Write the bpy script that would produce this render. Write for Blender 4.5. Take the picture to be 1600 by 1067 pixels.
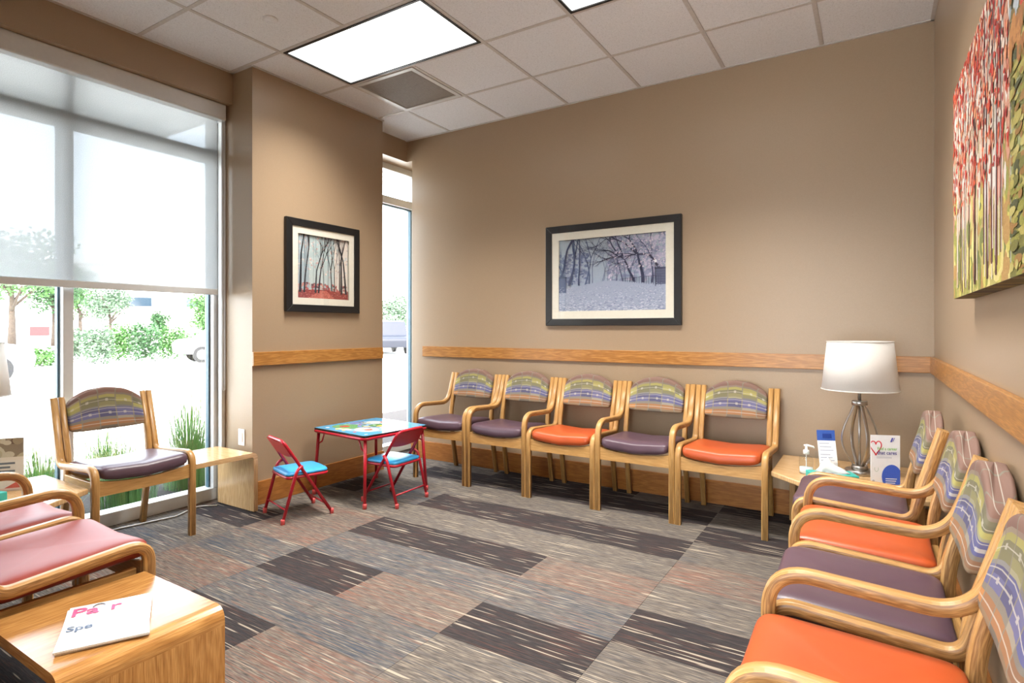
import bpy, bmesh, math, random
from mathutils import Vector, Matrix
R = math.radians
for o in list(bpy.data.objects): bpy.data.objects.remove(o)
S = bpy.context.scene
C = S.collection

# ------------------------------------------------------------------ camera
cam = bpy.data.cameras.new('camera'); camo = bpy.data.objects.new('camera', cam); C.objects.link(camo)
camo.location = (0, 0, 1.24); camo.rotation_euler = (R(90), 0, R(32.09))
cam.sensor_width = 36; cam.lens = 899.1 / 1600 * 36; cam.shift_y = -20.2 / 1600
cam.clip_start = 0.02; cam.clip_end = 500
S.camera = camo
# ------------------------------------------------------------------ world, sun, exposure
W = bpy.data.worlds.new('world'); S.world = W; W.use_nodes = True
nt = W.node_tree; nt.nodes.clear()
sky = nt.nodes.new('ShaderNodeTexSky'); sky.sky_type = 'NISHITA'; sky.sun_disc = False
sky.sun_elevation = R(52); sky.sun_rotation = R(120); sky.air_density = 1.0; sky.dust_density = 4.0; sky.ozone_density = 0.6
hz = nt.nodes.new('ShaderNodeMixRGB'); hz.inputs[0].default_value = 0.55; hz.inputs[2].default_value = (6.2, 6.4, 6.6, 1)
bg = nt.nodes.new('ShaderNodeBackground'); bg.inputs[1].default_value = 2.6
wo = nt.nodes.new('ShaderNodeOutputWorld')
nt.links.new(sky.outputs[0], hz.inputs[1]); nt.links.new(hz.outputs[0], bg.inputs[0]); nt.links.new(bg.outputs[0], wo.inputs[0])
sl = bpy.data.lights.new('sun', 'SUN'); sl.energy = 13.0; sl.angle = R(1.5); sl.color = (1, .96, .9)
so = bpy.data.objects.new('sun', sl); C.objects.link(so); so.rotation_euler = (R(38), R(14), R(0))
S.view_settings.view_transform = 'Standard'; S.view_settings.look = 'None'
S.view_settings.gamma = 1; S.view_settings.use_curve_mapping = False
S.view_settings.exposure = -0.08
LIGHT_POWER = 3.0      # radiance of the ceiling light lenses
TUBE_WATTS = 60.0      # tubes behind each lens

# ------------------------------------------------------------------ materials
MATS = {}
def lin(c):
    return tuple(((v / 255) / 12.92 if v / 255 <= .04045 else ((v / 255 + .055) / 1.055) ** 2.4) for v in c)
class NT:
    def __init__(s, name):
        s.m = bpy.data.materials.new(name); s.m.use_nodes = True; s.t = s.m.node_tree; s.t.nodes.clear()
        s.out = s.n('ShaderNodeOutputMaterial'); s.b = s.n('ShaderNodeBsdfPrincipled'); s.l(s.b.outputs[0], s.out.inputs[0]); MATS[name] = s.m
    def n(s, t, **k):
        x = s.t.nodes.new(t)
        for a, v in k.items(): setattr(x, a, v)
        return x
    def l(s, a, b): s.t.links.new(a, b)
    def put(s, sock, v):
        if hasattr(v, 'links'): s.l(v, sock)
        elif isinstance(v, tuple) and sock.type == 'RGBA': sock.default_value = (*v[:3], 1)
        else: sock.default_value = v
    def math(s, op, a, b=0.0, c=None):
        x = s.n('ShaderNodeMath', operation=op); s.put(x.inputs[0], a); s.put(x.inputs[1], b)
        if c is not None: s.put(x.inputs[2], c)
        return x.outputs[0]
    def mix(s, f, a, b, mode='MIX'):
        x = s.n('ShaderNodeMixRGB', blend_type=mode); s.put(x.inputs[0], f); s.put(x.inputs[1], a); s.put(x.inputs[2], b); return x.outputs[0]
    def ramp(s, f, stops, interp='LINEAR'):
        x = s.n('ShaderNodeValToRGB'); x.color_ramp.interpolation = interp; e = x.color_ramp.elements
        while len(e) < len(stops): e.new(0.5)
        for i, (p, c) in enumerate(stops): e[i].position = p; e[i].color = (*c[:3], 1)
        s.put(x.inputs[0], f); return x.outputs[0]
    def noise(s, vec, scale, detail=3, rough=.5, dim='3D'):
        x = s.n('ShaderNodeTexNoise', noise_dimensions=dim); s.l(vec, x.inputs['Vector']); x.inputs['Scale'].default_value = scale
        x.inputs['Detail'].default_value = detail; x.inputs['Roughness'].default_value = rough; return x.outputs[0]
    def mapv(s, vec, scale=(1, 1, 1), loc=(0, 0, 0)):
        x = s.n('ShaderNodeMapping'); s.l(vec, x.inputs[0]); x.inputs['Scale'].default_value = scale; x.inputs['Location'].default_value = loc; return x.outputs[0]
    def bump(s, h, st=.2, d=.002):
        x = s.n('ShaderNodeBump'); x.inputs['Strength'].default_value = st; x.inputs['Distance'].default_value = d; s.l(h, x.inputs['Height']); s.l(x.outputs[0], s.b.inputs['Normal'])
    def uv(s): return s.n('ShaderNodeUVMap').outputs[0]
    def pos(s): return s.n('ShaderNodeNewGeometry').outputs['Position']
    def col(s, c, rough=.5, metal=0, spec=.5):
        s.put(s.b.inputs['Base Color'], c); s.b.inputs['Roughness'].default_value = rough; s.b.inputs['Metallic'].default_value = metal; s.b.inputs['Specular IOR Level'].default_value = spec
        return s

def plain(name, rgb, rough=.5, metal=0, spec=.5, var=.06, scale=40, emit=0):
    m = NT(name); c = lin(rgb); v = m.noise(m.pos(), scale, 2)
    m.col(m.ramp(v, [(.3, tuple(x * (1 - var) for x in c)), (.7, tuple(min(1, x * (1 + var)) for x in c))]), rough, metal, spec)
    return m.m

def wood(name, light, dark, rough=.35, gscale=1.0, spec=.5):
    m = NT(name); oi = m.n('ShaderNodeObjectInfo'); uv = m.uv()
    add = m.n('ShaderNodeVectorMath', operation='ADD'); m.l(uv, add.inputs[0])
    cmb = m.n('ShaderNodeCombineXYZ'); m.put(cmb.inputs[0], m.math('MULTIPLY', oi.outputs['Random'], 37.0)); m.put(cmb.inputs[1], m.math('MULTIPLY', oi.outputs['Random'], 11.0)); m.l(cmb.outputs[0], add.inputs[1])
    v = add.outputs[0]
    n1 = m.noise(m.mapv(v, (1.6 * gscale, 14 * gscale, 1)), 1.0, 3, .55)
    ring = m.math('FRACT', m.math('MULTIPLY', n1, 9.0))
    ring = m.math('ABSOLUTE', m.math('SUBTRACT', ring, .5))
    pores = m.noise(m.mapv(v, (14, 420, 1)), 1.0, 2, .6)
    a = m.ramp(ring, [(0.0, lin(tuple(x * .6 + y * .4 for x, y in zip(dark, light)))), (.16, lin(tuple((x * .45 + y * .55) for x, y in zip(dark, light)))), (.5, lin(light))])
    c = m.mix(m.ramp(pores, [(.35, (.55, .55, .55)), (.55, (0, 0, 0))]), a, lin(tuple(x * .82 for x in dark)))
    m.col(c, rough, 0, spec); m.bump(pores, .08, .001)
    return m.m
wood('oak_chair', (196, 152, 94), (170, 124, 68))
wood('oak_lamination', (182, 138, 84), (108, 70, 34), .38, 2.2)
wood('oak_rail', (190, 136, 72), (140, 88, 38), .3)
wood('oak_baseboard', (176, 116, 58), (138, 84, 38), .3)
wood('oak_table', (192, 142, 82), (150, 100, 50), .22)
wood('oak_pale', (212, 176, 128), (188, 148, 100), .25)

m = NT('wall_paint'); v = m.noise(m.pos(), 180, 2); m.col(m.ramp(v, [(.3, lin((156, 134, 109))), (.7, lin((160, 138, 113)))]), .34, 0, .45); m.bump(v, .05, .0006)
m = NT('ceiling_tile'); g = m.pos()
sp = m.noise(g, 210, 2, .7); sp2 = m.noise(g, 70, 2, .6)
m.col(m.mix(m.ramp(sp, [(.30, (1, 1, 1)), (.39, (0, 0, 0))]), m.ramp(sp2, [(.3, lin((224, 226, 229))), (.7, lin((232, 234, 237)))]), lin((168, 168, 168))), .9, 0, .2); m.bump(sp, .25, .002)
plain('grid_white', (196, 192, 188), .45)
plain('ceiling_back', (120, 118, 115), .9)
plain('frame_white', (206, 208, 208), .35, 0, .5, .02)
plain('switch_white', (238, 236, 232), .3, var=.02)
plain('gasket_blue', (66, 96, 110), .5)
plain('black_metal', (20, 20, 20), .4)
plain('vent_grey', (150, 143, 134), .6)

def carpet(name, base, tints, dash, dash_lo):
    # loop pile in fine rows along x: every row has its own random run of yarn colours
    m = NT(name); g = m.pos()
    def streak(fx, fy, off, det=2): return m.noise(m.mapv(g, (fx, fy, 1), off), 1.0, det, .55)
    fine = streak(14, 210, (0, 0, 0)); c = m.ramp(fine, [(.28, lin(base[0])), (.5, lin(base[1])), (.70, lin(base[2]))])
    big = m.noise(m.mapv(g, (1.4, 6.5, 1), (3.7, 1.1, 0)), 1.0, 1)
    for i, (t, lo, hi, amt) in enumerate(tints):
        f = m.math('MULTIPLY', m.ramp(streak(4.5, 130, (5.3 * i + 2, 9.1 * i, 0)), [(lo, (0, 0, 0)), (hi, (amt, amt, amt))]), m.ramp(big, [(.3, (.35, .35, .35)), (.62, (1, 1, 1))] if i % 2 == 0 else [(.38, (1, 1, 1)), (.7, (.35, .35, .35))]))
        c = m.mix(f, c, lin(t))
    d = streak(3.0, 78, (11, 4, 0), 1); c = m.mix(m.ramp(d, [(dash_lo, (0, 0, 0)), (dash_lo + .035, (.85, .85, .85))]), c, lin(dash))
    pile = m.noise(g, 420, 2, .7); m.col(m.mix(m.math('MULTIPLY', pile, .45), c, (.02, .02, .02)), 1.0, 0, .1); m.bump(m.math('ADD', fine, pile), .6, .004)
B3 = ((66, 61, 60), (116, 107, 98), (154, 141, 127))
carpet('carpet_dark', ((44, 41, 42), (60, 55, 55), (78, 71, 69)), [((100, 68, 60), .52, .64, .7), ((52, 50, 54), .5, .62, .8)], (184, 170, 152), .635)
carpet('carpet_beige', B3, [((84, 80, 80), .50, .60, .8), ((78, 86, 96), .56, .66, .7)], (190, 176, 156), .66)
carpet('carpet_orange', B3, [((142, 94, 78), .46, .60, .75), ((92, 88, 90), .54, .64, .8)], (184, 168, 148), .66)
carpet('carpet_blue', ((66, 65, 66), (108, 102, 97), (144, 134, 122)), [((66, 76, 90), .46, .58, .8), ((154, 108, 88), .58, .68, .8)], (184, 172, 154), .66)

def vinyl(name, rgb, rough=.36):
    m = NT(name); v = m.noise(m.pos(), 330, 3); c = lin(rgb); w = m.noise(m.pos(), 9, 2)
    m.col(m.ramp(w, [(.3, tuple(x * .93 for x in c)), (.7, tuple(min(1, x * 1.05) for x in c))]), rough, 0, .5); m.bump(v, .12, .0007)
vinyl('vinyl_purple', (84, 63, 74), .36); vinyl('vinyl_orange', (180, 78, 35), .38); vinyl('vinyl_rust', (142, 54, 40), .48)
vinyl('vinyl_blue', (58, 160, 220), .3)

# patterned upholstery: columns of woven blocks in horizontal colour bands (u across in metres, v 0..1 up)
m = NT('block_fabric'); uv = m.uv(); sx = m.n('ShaderNodeSeparateXYZ'); m.l(uv, sx.inputs[0]); U, V = sx.outputs[0], sx.outputs[1]
cu = m.math('MULTIPLY', m.math('ADD', U, .238), 1 / .093); ci = m.math('FLOOR', cu); cf = m.math('FRACT', cu)
A = [(0, (126, 116, 100)), (.09, (204, 138, 72)), (.23, (146, 138, 126)), (.30, (110, 111, 156)), (.43, (92, 95, 142)), (.52, (138, 138, 136)), (.57, (176, 170, 98)), (.66, (130, 128, 96)), (.76, (178, 171, 100)), (.83, (160, 146, 126)), (.88, (158, 120, 104))]
Bc = [(0, (150, 126, 96)), (.09, (168, 118, 76)), (.23, (158, 150, 134)), (.30, (90, 94, 144)), (.43, (118, 120, 164)), (.52, (160, 156, 126)), (.57, (146, 142, 98)), (.66, (184, 176, 102)), (.76, (132, 128, 98)), (.83, (150, 132, 118)), (.88, (134, 102, 92))]
ra = m.ramp(V, [(p, lin(c)) for p, c in A], 'CONSTANT'); rb = m.ramp(V, [(p, lin(c)) for p, c in Bc], 'CONSTANT')
wn = m.n('ShaderNodeTexWhiteNoise', noise_dimensions='2D'); cb = m.n('ShaderNodeCombineXYZ'); m.put(cb.inputs[0], ci); m.put(cb.inputs[1], m.math('FLOOR', m.math('MULTIPLY_ADD', m.ramp(V, [(p, ((i + .5) / 12,) * 3) for i, (p, c) in enumerate(A)], 'CONSTANT'), 12.0, .1))); m.l(cb.outputs[0], wn.inputs[0])
base = m.mix(m.math('GREATER_THAN', wn.outputs[0], .5), ra, rb)
wn2 = m.n('ShaderNodeTexWhiteNoise', noise_dimensions='2D'); m.l(m.mapv(cb.outputs[0], (1, 1, 1), (17, 5, 0)), wn2.inputs[0]); base = m.mix(m.math('MULTIPLY', wn2.outputs[0], .42), base, (.05, .045, .05))
vl = m.math('LESS_THAN', cf, .07)
base = m.mix(vl, base, lin((136, 130, 114)))
def near(v, p, w): return m.math('LESS_THAN', m.math('ABSOLUTE', m.math('SUBTRACT', v, p)), w)
ln = m.math('MAXIMUM', m.math('MAXIMUM', near(V, .39, .009), near(V, .16, .008)), m.math('MAXIMUM', near(V, .49, .007), m.math('MAXIMUM', near(V, .70, .006), m.math('MAXIMUM', near(V, 1.03, .007), near(V, 1.14, .007)))))
sq = m.math('MULTIPLY', m.math('MAXIMUM', near(V, .39, .03), near(V, .70, .03)), m.math('LESS_THAN', m.math('ABSOLUTE', m.math('SUBTRACT', cf, m.math('MULTIPLY_ADD', wn.outputs[0], .4, .35))), .08))
base = m.mix(m.math('MULTIPLY', m.math('MAXIMUM', ln, sq), .65), base, lin((206, 200, 186)))
wv = m.noise(m.mapv(uv, (900, 220, 1)), 1.0, 1); base = m.mix(m.math('MULTIPLY_ADD', wv, .25, .16), base, (.12, .1, .09))
m.col(base, .85, 0, .2); m.bump(wv, .2, .001)

# glass, blind cloth, lamp shade
def glass(name, tint=(1, 1, 1), ior=1.45, refl=1.0):
    m = NT(name); m.t.nodes.remove(m.b); tr = m.n('ShaderNodeBsdfTransparent'); tr.inputs[0].default_value = (*tint, 1)
    gl = m.n('ShaderNodeBsdfGlossy'); gl.inputs['Roughness'].default_value = .01
    lw = m.n('ShaderNodeLayerWeight'); lw.inputs[0].default_value = .5; mx = m.n('ShaderNodeMixShader'); f0 = ((ior - 1) / (ior + 1)) ** 2
    m.put(mx.inputs[0], m.math('MULTIPLY', m.math('MULTIPLY_ADD', m.math('POWER', lw.outputs['Facing'], 5.0), 1 - f0, f0), refl)); m.l(tr.outputs[0], mx.inputs[1]); m.l(gl.outputs[0], mx.inputs[2]); m.l(mx.outputs[0], m.out.inputs[0])
glass('window_glass', (.97, .985, .98)); glass('picture_glass', (1, 1, 1), 1.5, 1.3)
glass('clear_plastic', (.93, .95, .96), 1.35)
m = NT('blind_cloth'); m.t.nodes.remove(m.b)
tr = m.n('ShaderNodeBsdfTransparent'); tr.inputs[0].default_value = (.9, .93, .95, 1)
df = m.n('ShaderNodeBsdfDiffuse'); tl = m.n('ShaderNodeBsdfTranslucent'); uvn = m.pos()
wv = m.noise(m.mapv(uvn, (1, 260, 260)), 1.0, 1); wc = m.ramp(wv, [(.3, (.27, .28, .285)), (.7, (.33, .34, .345))]); m.l(wc, df.inputs[0]); m.l(wc, tl.inputs[0])
m1 = m.n('ShaderNodeMixShader'); m1.inputs[0].default_value = .45; m.l(df.outputs[0], m1.inputs[1]); m.l(tl.outputs[0], m1.inputs[2])
m2 = m.n('ShaderNodeMixShader'); m2.inputs[0].default_value = .955; m.l(tr.outputs[0], m2.inputs[1]); m.l(m1.outputs[0], m2.inputs[2]); m.l(m2.outputs[0], m.out.inputs[0])
m = NT('shade_cloth'); m.t.nodes.remove(m.b); df = m.n('ShaderNodeBsdfDiffuse'); tl = m.n('ShaderNodeBsdfTranslucent')
wv = m.noise(m.pos(), 500, 2); wc = m.ramp(wv, [(.3, (.84, .82, .79)), (.7, (.9, .88, .85))]); m.l(wc, df.inputs[0]); m.l(wc, tl.inputs[0])
m1 = m.n('ShaderNodeMixShader'); m1.inputs[0].default_value = .3; m.l(df.outputs[0], m1.inputs[1]); m.l(tl.outputs[0], m1.inputs[2]); m.l(m1.outputs[0], m.out.inputs[0])
m = NT('light_lens'); m.t.nodes.remove(m.b); em = m.n('ShaderNodeEmission')
pr = m.noise(m.pos(), 300, 1); m.l(m.ramp(pr, [(.3, (.97, .955, .92)), (.7, (1, .985, .95))]), em.inputs[0]); em.inputs[1].default_value = LIGHT_POWER; m.l(em.outputs[0], m.out.inputs[0])
m = NT('print_ink'); at = m.n('ShaderNodeAttribute'); at.attribute_name = 'ink'; gr = m.noise(m.pos(), 260, 2)
m.col(m.mix(.10, at.outputs[0], m.ramp(gr, [(.3, (.1, .1, .1)), (.7, (.9, .9, .9))]), 'SOFT_LIGHT'), .55, 0, .3)
m = NT('glossy_ink'); at = m.n('ShaderNodeAttribute'); at.attribute_name = 'ink'; gr = m.noise(m.pos(), 60, 2)
m.col(m.mix(.08, at.outputs[0], m.ramp(gr, [(.3, (.1, .1, .1)), (.7, (.9, .9, .9))]), 'SOFT_LIGHT'), .12, 0, .6)
m = NT('canvas_ink'); at = m.n('ShaderNodeAttribute'); at.attribute_name = 'ink'; gr = m.noise(m.pos(), 120, 4, .7)
m.col(m.mix(.35, at.outputs[0], m.ramp(gr, [(.3, (.15, .15, .15)), (.7, (.85, .85, .85))]), 'SOFT_LIGHT'), .6, 0, .4); m.bump(gr, .5, .003)
plain('frame_black', (24, 24, 25), .35); plain('frame_charcoal', (32, 31, 32), .32); plain('mat_board', (226, 222, 208), .8, var=.02)
plain('red_paint', (178, 28, 46), .28); plain('red_tip', (214, 88, 88), .4); plain('brushed_nickel', (176, 172, 168), .28, 1.0)
plain('white_plastic', (236, 236, 234), .35, var=.02); plain('tissue', (240, 240, 240), .9, var=.03)
plain('card_white', (236, 236, 238), .5, var=.02); plain('teal_card', (60, 178, 168), .45); plain('gel', (226, 236, 236), .15)
plain('page_edge', (206, 200, 190), .7, scale=400, var=.15); plain('cable_white', (225, 225, 222), .4)
plain('bracket_black', (26, 26, 28), .5)
# outside
plain('concrete', (205, 203, 198), .9, scale=6); plain('asphalt', (150, 150, 150), .9, scale=9); plain('mulch', (44, 38, 36), 1, scale=60, var=.5)
plain('grass_blade', (96, 140, 76), .6, var=.3, scale=5); plain('grass_tip', (168, 172, 116), .7, var=.2)
plain('lawn', (120, 158, 82), .9, var=.2, scale=3)
plain('leaf_green', (58, 98, 42), .6, var=.35, scale=3); plain('leaf_grey', (84, 106, 84), .6, var=.3, scale=3); plain('leaf_dark', (40, 76, 38), .6, var=.35, scale=3)
plain('bark', (64, 54, 46), .9, var=.25, scale=12); plain('stucco', (222, 220, 214), .9, scale=8); plain('car_white', (224, 226, 230), .2); plain('car_blue', (14, 20, 36), .4); plain('car_grey', (120, 126, 134), .2)
plain('rubber', (26, 26, 28), .7); plain('car_glass', (40, 52, 64), .08); plain('sign_red', (120, 20, 24), .5); plain('soffit_white', (214, 216, 214), .6); plain('roof_dark', (90, 88, 86), .8)

# ------------------------------------------------------------------ mesh builder
class MB:
    def __init__(s): s.v = []; s.f = []; s.uv = []; s.mi = []; s.sm = []; s.ink = []
    def face(s, idx, uvs, mi=0, smooth=False, ink=(1, 1, 1)):
        s.f.append(idx); s.uv.append(uvs); s.mi.append(mi); s.sm.append(smooth); s.ink.append(ink)
    def box(s, x0, x1, y0, y1, z0, z1, grain=None, mi=0):
        if grain is None: d = (x1 - x0, y1 - y0, z1 - z0); grain = d.index(max(d))
        b = len(s.v); P = [(x, y, z) for x in (x0, x1) for y in (y0, y1) for z in (z0, z1)]; s.v += P
        for q in ((0, 1, 3, 2), (4, 6, 7, 5), (0, 4, 5, 1), (2, 3, 7, 6), (0, 2, 6, 4), (1, 5, 7, 3)):
            pts = [P[i] for i in q]; ax = [i for i in range(3) if len({p[i] for p in pts}) > 1] or [0, 1]
            if len(ax) < 2: ax = [0, 1]
            a, c = ax[0], ax[1]
            if c == grain: a, c = c, a
            s.face([b + i for i in q], [(p[a], p[c]) for p in pts], mi)
    def quad(s, pts, mi=0, ink=(1, 1, 1)):
        b = len(s.v); s.v += pts; s.face(list(range(b, b + len(pts))), [(p[0] + p[1], p[2]) for p in pts], mi, False, ink)
    def sweep(s, path, w, t, side=Vector((1, 0, 0)), ch=.004, side_mi=0, mi=0, ox=0.0):
        # flat strip: width w along `side`, thickness t in the plane of the path, chamfered
        side = side.normalized(); P = [Vector(p) for p in path]; n = len(P); base = len(s.v); L = 0; Ls = []
        cs = [(-w/2 + ch, -t/2), (w/2 - ch, -t/2), (w/2, -t/2 + ch), (w/2, t/2 - ch), (w/2 - ch, t/2), (-w/2 + ch, t/2), (-w/2, t/2 - ch), (-w/2, -t/2 + ch)]
        for i, p in enumerate(P):
            d = (P[min(i + 1, n - 1)] - P[max(i - 1, 0)]).normalized(); nn = side.cross(d).normalized()
            if i: L += (P[i] - P[i - 1]).length
            Ls.append(L)
            for a, c in cs: s.v.append(tuple(p + side * (a + ox) + nn * c))
        per = [0]
        for k in range(8):
            a, c = cs[k], cs[(k + 1) % 8]; per.append(per[-1] + math.hypot(c[0] - a[0], c[1] - a[1]))
        for i in range(n - 1):
            for k in range(8):
                k2 = (k + 1) % 8
                s.face([base + i*8 + k, base + i*8 + k2, base + (i+1)*8 + k2, base + (i+1)*8 + k], [(Ls[i], per[k]), (Ls[i], per[k+1]), (Ls[i+1], per[k+1]), (Ls[i+1], per[k])], side_mi if k in (2, 6) else mi, k in (0, 4, 2, 6))
        s.face([base + k for k in range(7, -1, -1)], [cs[k] for k in range(7, -1, -1)], mi)
        s.face([base + (n-1)*8 + k for k in range(8)], cs, mi)
    def tube(s, path, r, n=8, mi=0, closed=False):
        P = [Vector(p) for p in path]; m_ = len(P); base = len(s.v); prev = None
        for i, p in enumerate(P):
            if closed: d = (P[(i + 1) % m_] - P[i - 1]).normalized()
            else: d = (P[min(i + 1, m_ - 1)] - P[max(i - 1, 0)]).normalized()
            if prev is None: a = d.orthogonal().normalized()
            else: a = (prev - d * prev.dot(d)); a = a.normalized() if a.length > 1e-6 else d.orthogonal().normalized()
            prev = a; b = d.cross(a); rr = r[i] if isinstance(r, (list, tuple)) else r
            for k in range(n):
                t = 2 * math.pi * k / n; s.v.append(tuple(p + (a * math.cos(t) + b * math.sin(t)) * rr))
        for i in range(m_ if closed else m_ - 1):
            j = (i + 1) % m_
            for k in range(n):
                k2 = (k + 1) % n
                s.face([base + i*n + k, base + i*n + k2, base + j*n + k2, base + j*n + k], [(i * .1, k * .01), (i * .1, k * .01 + .01), (i * .1 + .1, k * .01 + .01), (i * .1 + .1, k * .01)], mi, True)
        if not closed:
            s.face([base + k for k in range(n - 1, -1, -1)], [(0, 0)] * n, mi); s.face([base + (m_-1)*n + k for k in range(n)], [(0, 0)] * n, mi)
    def lathe(s, prof, n=32, c=(0, 0, 0), mi=0, sc=(1, 1), smooth=True):
        base = len(s.v); k = len(prof)
        for (r, z) in prof:
            for i in range(n):
                t = 2 * math.pi * i / n; s.v.append((c[0] + r * sc[0] * math.cos(t), c[1] + r * sc[1] * math.sin(t), c[2] + z))
        for j in range(k - 1):
            for i in range(n):
                i2 = (i + 1) % n; s.face([base + j*n + i, base + j*n + i2, base + (j+1)*n + i2, base + (j+1)*n + i], [(i / n, prof[j][1]), ((i+1) / n, prof[j][1]), ((i+1) / n, prof[j+1][1]), (i / n, prof[j+1][1])], mi, smooth)
        if prof[0][0] > 1e-5: s.face([base + i for i in range(n - 1, -1, -1)], [(0, 0)] * n, mi)
        if prof[-1][0] > 1e-5: s.face([base + (k-1)*n + i for i in range(n)], [(0, 0)] * n, mi)
    def superell(s, a, b, c, e1, e2, deform=lambda p: p, uvf=lambda p: (p[0], p[1]), nu=40, nv=16, mi=0):
        base = len(s.v); sg = lambda w, e: math.copysign(abs(w) ** e, w); raw = []
        for j in range(nv + 1):
            ph = -math.pi / 2 + math.pi * j / nv
            for i in range(nu):
                th = 2 * math.pi * i / nu; cp = sg(math.cos(ph), e1)
                p = (a * cp * sg(math.cos(th), e2), b * cp * sg(math.sin(th), e2), c * sg(math.sin(ph), e1)); raw.append(p); s.v.append(tuple(deform(p)))
        for j in range(nv):
            for i in range(nu):
                i2 = (i + 1) % nu; q = [j*nu + i, j*nu + i2, (j+1)*nu + i2, (j+1)*nu + i]
                s.face([base + k for k in q], [uvf(raw[k]) for k in q], mi, True)
    def extrude(s, poly, y0, y1, ax=(0, 2, 1), grain=0, mi=0, smooth=False):
        # poly in (a,b), extruded along third axis; ax = which axes a,b,third are
        def mk(p, t):
            v = [0, 0, 0]; v[ax[0]] = p[0]; v[ax[1]] = p[1]; v[ax[2]] = t; return tuple(v)
        n = len(poly); b = len(s.v); s.v += [mk(p, y0) for p in poly] + [mk(p, y1) for p in poly]; L = 0
        s.face([b + i for i in range(n)], [(p[grain], p[1 - grain]) for p in poly], mi); s.face([b + n + i for i in range(n - 1, -1, -1)], [(poly[i][grain], poly[i][1 - grain]) for i in range(n - 1, -1, -1)], mi)
        for i in range(n):
            j = (i + 1) % n; d = math.hypot(poly[j][0] - poly[i][0], poly[j][1] - poly[i][1])
            s.face([b + i, b + n + i, b + n + j, b + j], [(y0, L), (y1, L), (y1, L + d), (y0, L + d)], mi, smooth); L += d
    def mesh(s, name, mats, bevel=0, seg=2):
        me = bpy.data.meshes.new(name); me.from_pydata(s.v, [], s.f)
        for mm in (mats if isinstance(mats, (list, tuple)) else [mats]): me.materials.append(MATS[mm])
        me.uv_layers.new(name='UVMap'); k = 0
        ink = any(i != (1, 1, 1) for i in s.ink)
        if ink: me.color_attributes.new('ink', 'FLOAT_COLOR', 'CORNER')
        ul = me.uv_layers['UVMap']; ink = me.color_attributes['ink'] if ink else None
        for fi, p in enumerate(me.polygons):
            p.material_index = s.mi[fi]; p.use_smooth = s.sm[fi]
            for u in s.uv[fi]:
                ul.data[k].uv = u
                if ink: ink.data[k].color = (*s.ink[fi], 1)
                k += 1
        bm = bmesh.new(); bm.from_mesh(me)
        if not ink: bmesh.ops.recalc_face_normals(bm, faces=bm.faces)
        if bevel:
            es = [e for e in bm.edges if len(e.link_faces) == 2 and e.calc_face_angle(0) > R(35)]
            bmesh.ops.bevel(bm, geom=es, offset=bevel, segments=seg, affect='EDGES', profile=.5)
        bm.to_mesh(me); bm.free(); return me
    def build(s, name, mats, parent=None, bevel=0, loc=None, rz=None, seg=2):
        o = bpy.data.objects.new(name, s.mesh(name, mats, bevel, seg)); C.objects.link(o)
        if parent is not None: o.parent = parent
        if loc: o.location = loc
        if rz is not None: o.rotation_euler = (0, 0, rz)
        return o
def tag(o, label, cat, group=None):
    o['label'] = label; o['category'] = cat
    if group: o['group'] = group
    return o
def thing(name, label, cat, loc=(0, 0, 0), rz=0, group=None):
    o = bpy.data.objects.new(name, None); o.empty_display_size = .1; C.objects.link(o); o.location = loc; o.rotation_euler = (0, 0, rz); return tag(o, label, cat, group)
def struct(o, label=None):
    o['kind'] = 'structure'
    if label: o['label'] = label
    return o
def instance(name, me, parent=None, loc=(0, 0, 0), rz=0):
    o = bpy.data.objects.new(name, me); C.objects.link(o); o.location = loc; o.rotation_euler = (0, 0, rz)
    if parent is not None: o.parent = parent
    return o
def boxo(name, mat, x0, x1, y0, y1, z0, z1, parent=None, bevel=0, grain=None):
    b = MB(); b.box(x0, x1, y0, y1, z0, z1, grain); return b.build(name, mat, parent, bevel)
def fillet(pts, rad, n=8):
    out = [tuple(pts[0])]
    for i in range(1, len(pts) - 1):
        p0, p, p1 = Vector(pts[i-1]), Vector(pts[i]), Vector(pts[i+1]); r = rad[i-1]
        d0 = (p0 - p).normalized(); d1 = (p1 - p).normalized(); ang = d0.angle(d1); t = min(r / math.tan(ang / 2), (p0 - p).length * .95, (p1 - p).length * .95)
        a = p + d0 * t; b = p + d1 * t
        for k in range(n + 1):
            u = k / n; out.append(tuple(a * (1-u)**2 + p * 2*u*(1-u) + b * u*u))
    out.append(tuple(pts[-1])); return out
def rrect(x0, x1, y0, y1, r, n=5):
    o = []
    for cx, cy, a0 in ((x1 - r, y1 - r, 0), (x0 + r, y1 - r, 90), (x0 + r, y0 + r, 180), (x1 - r, y0 + r, 270)):
        for k in range(n + 1): a = R(a0 + 90 * k / n); o.append((cx + r * math.cos(a), cy + r * math.sin(a)))
    return o
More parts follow.
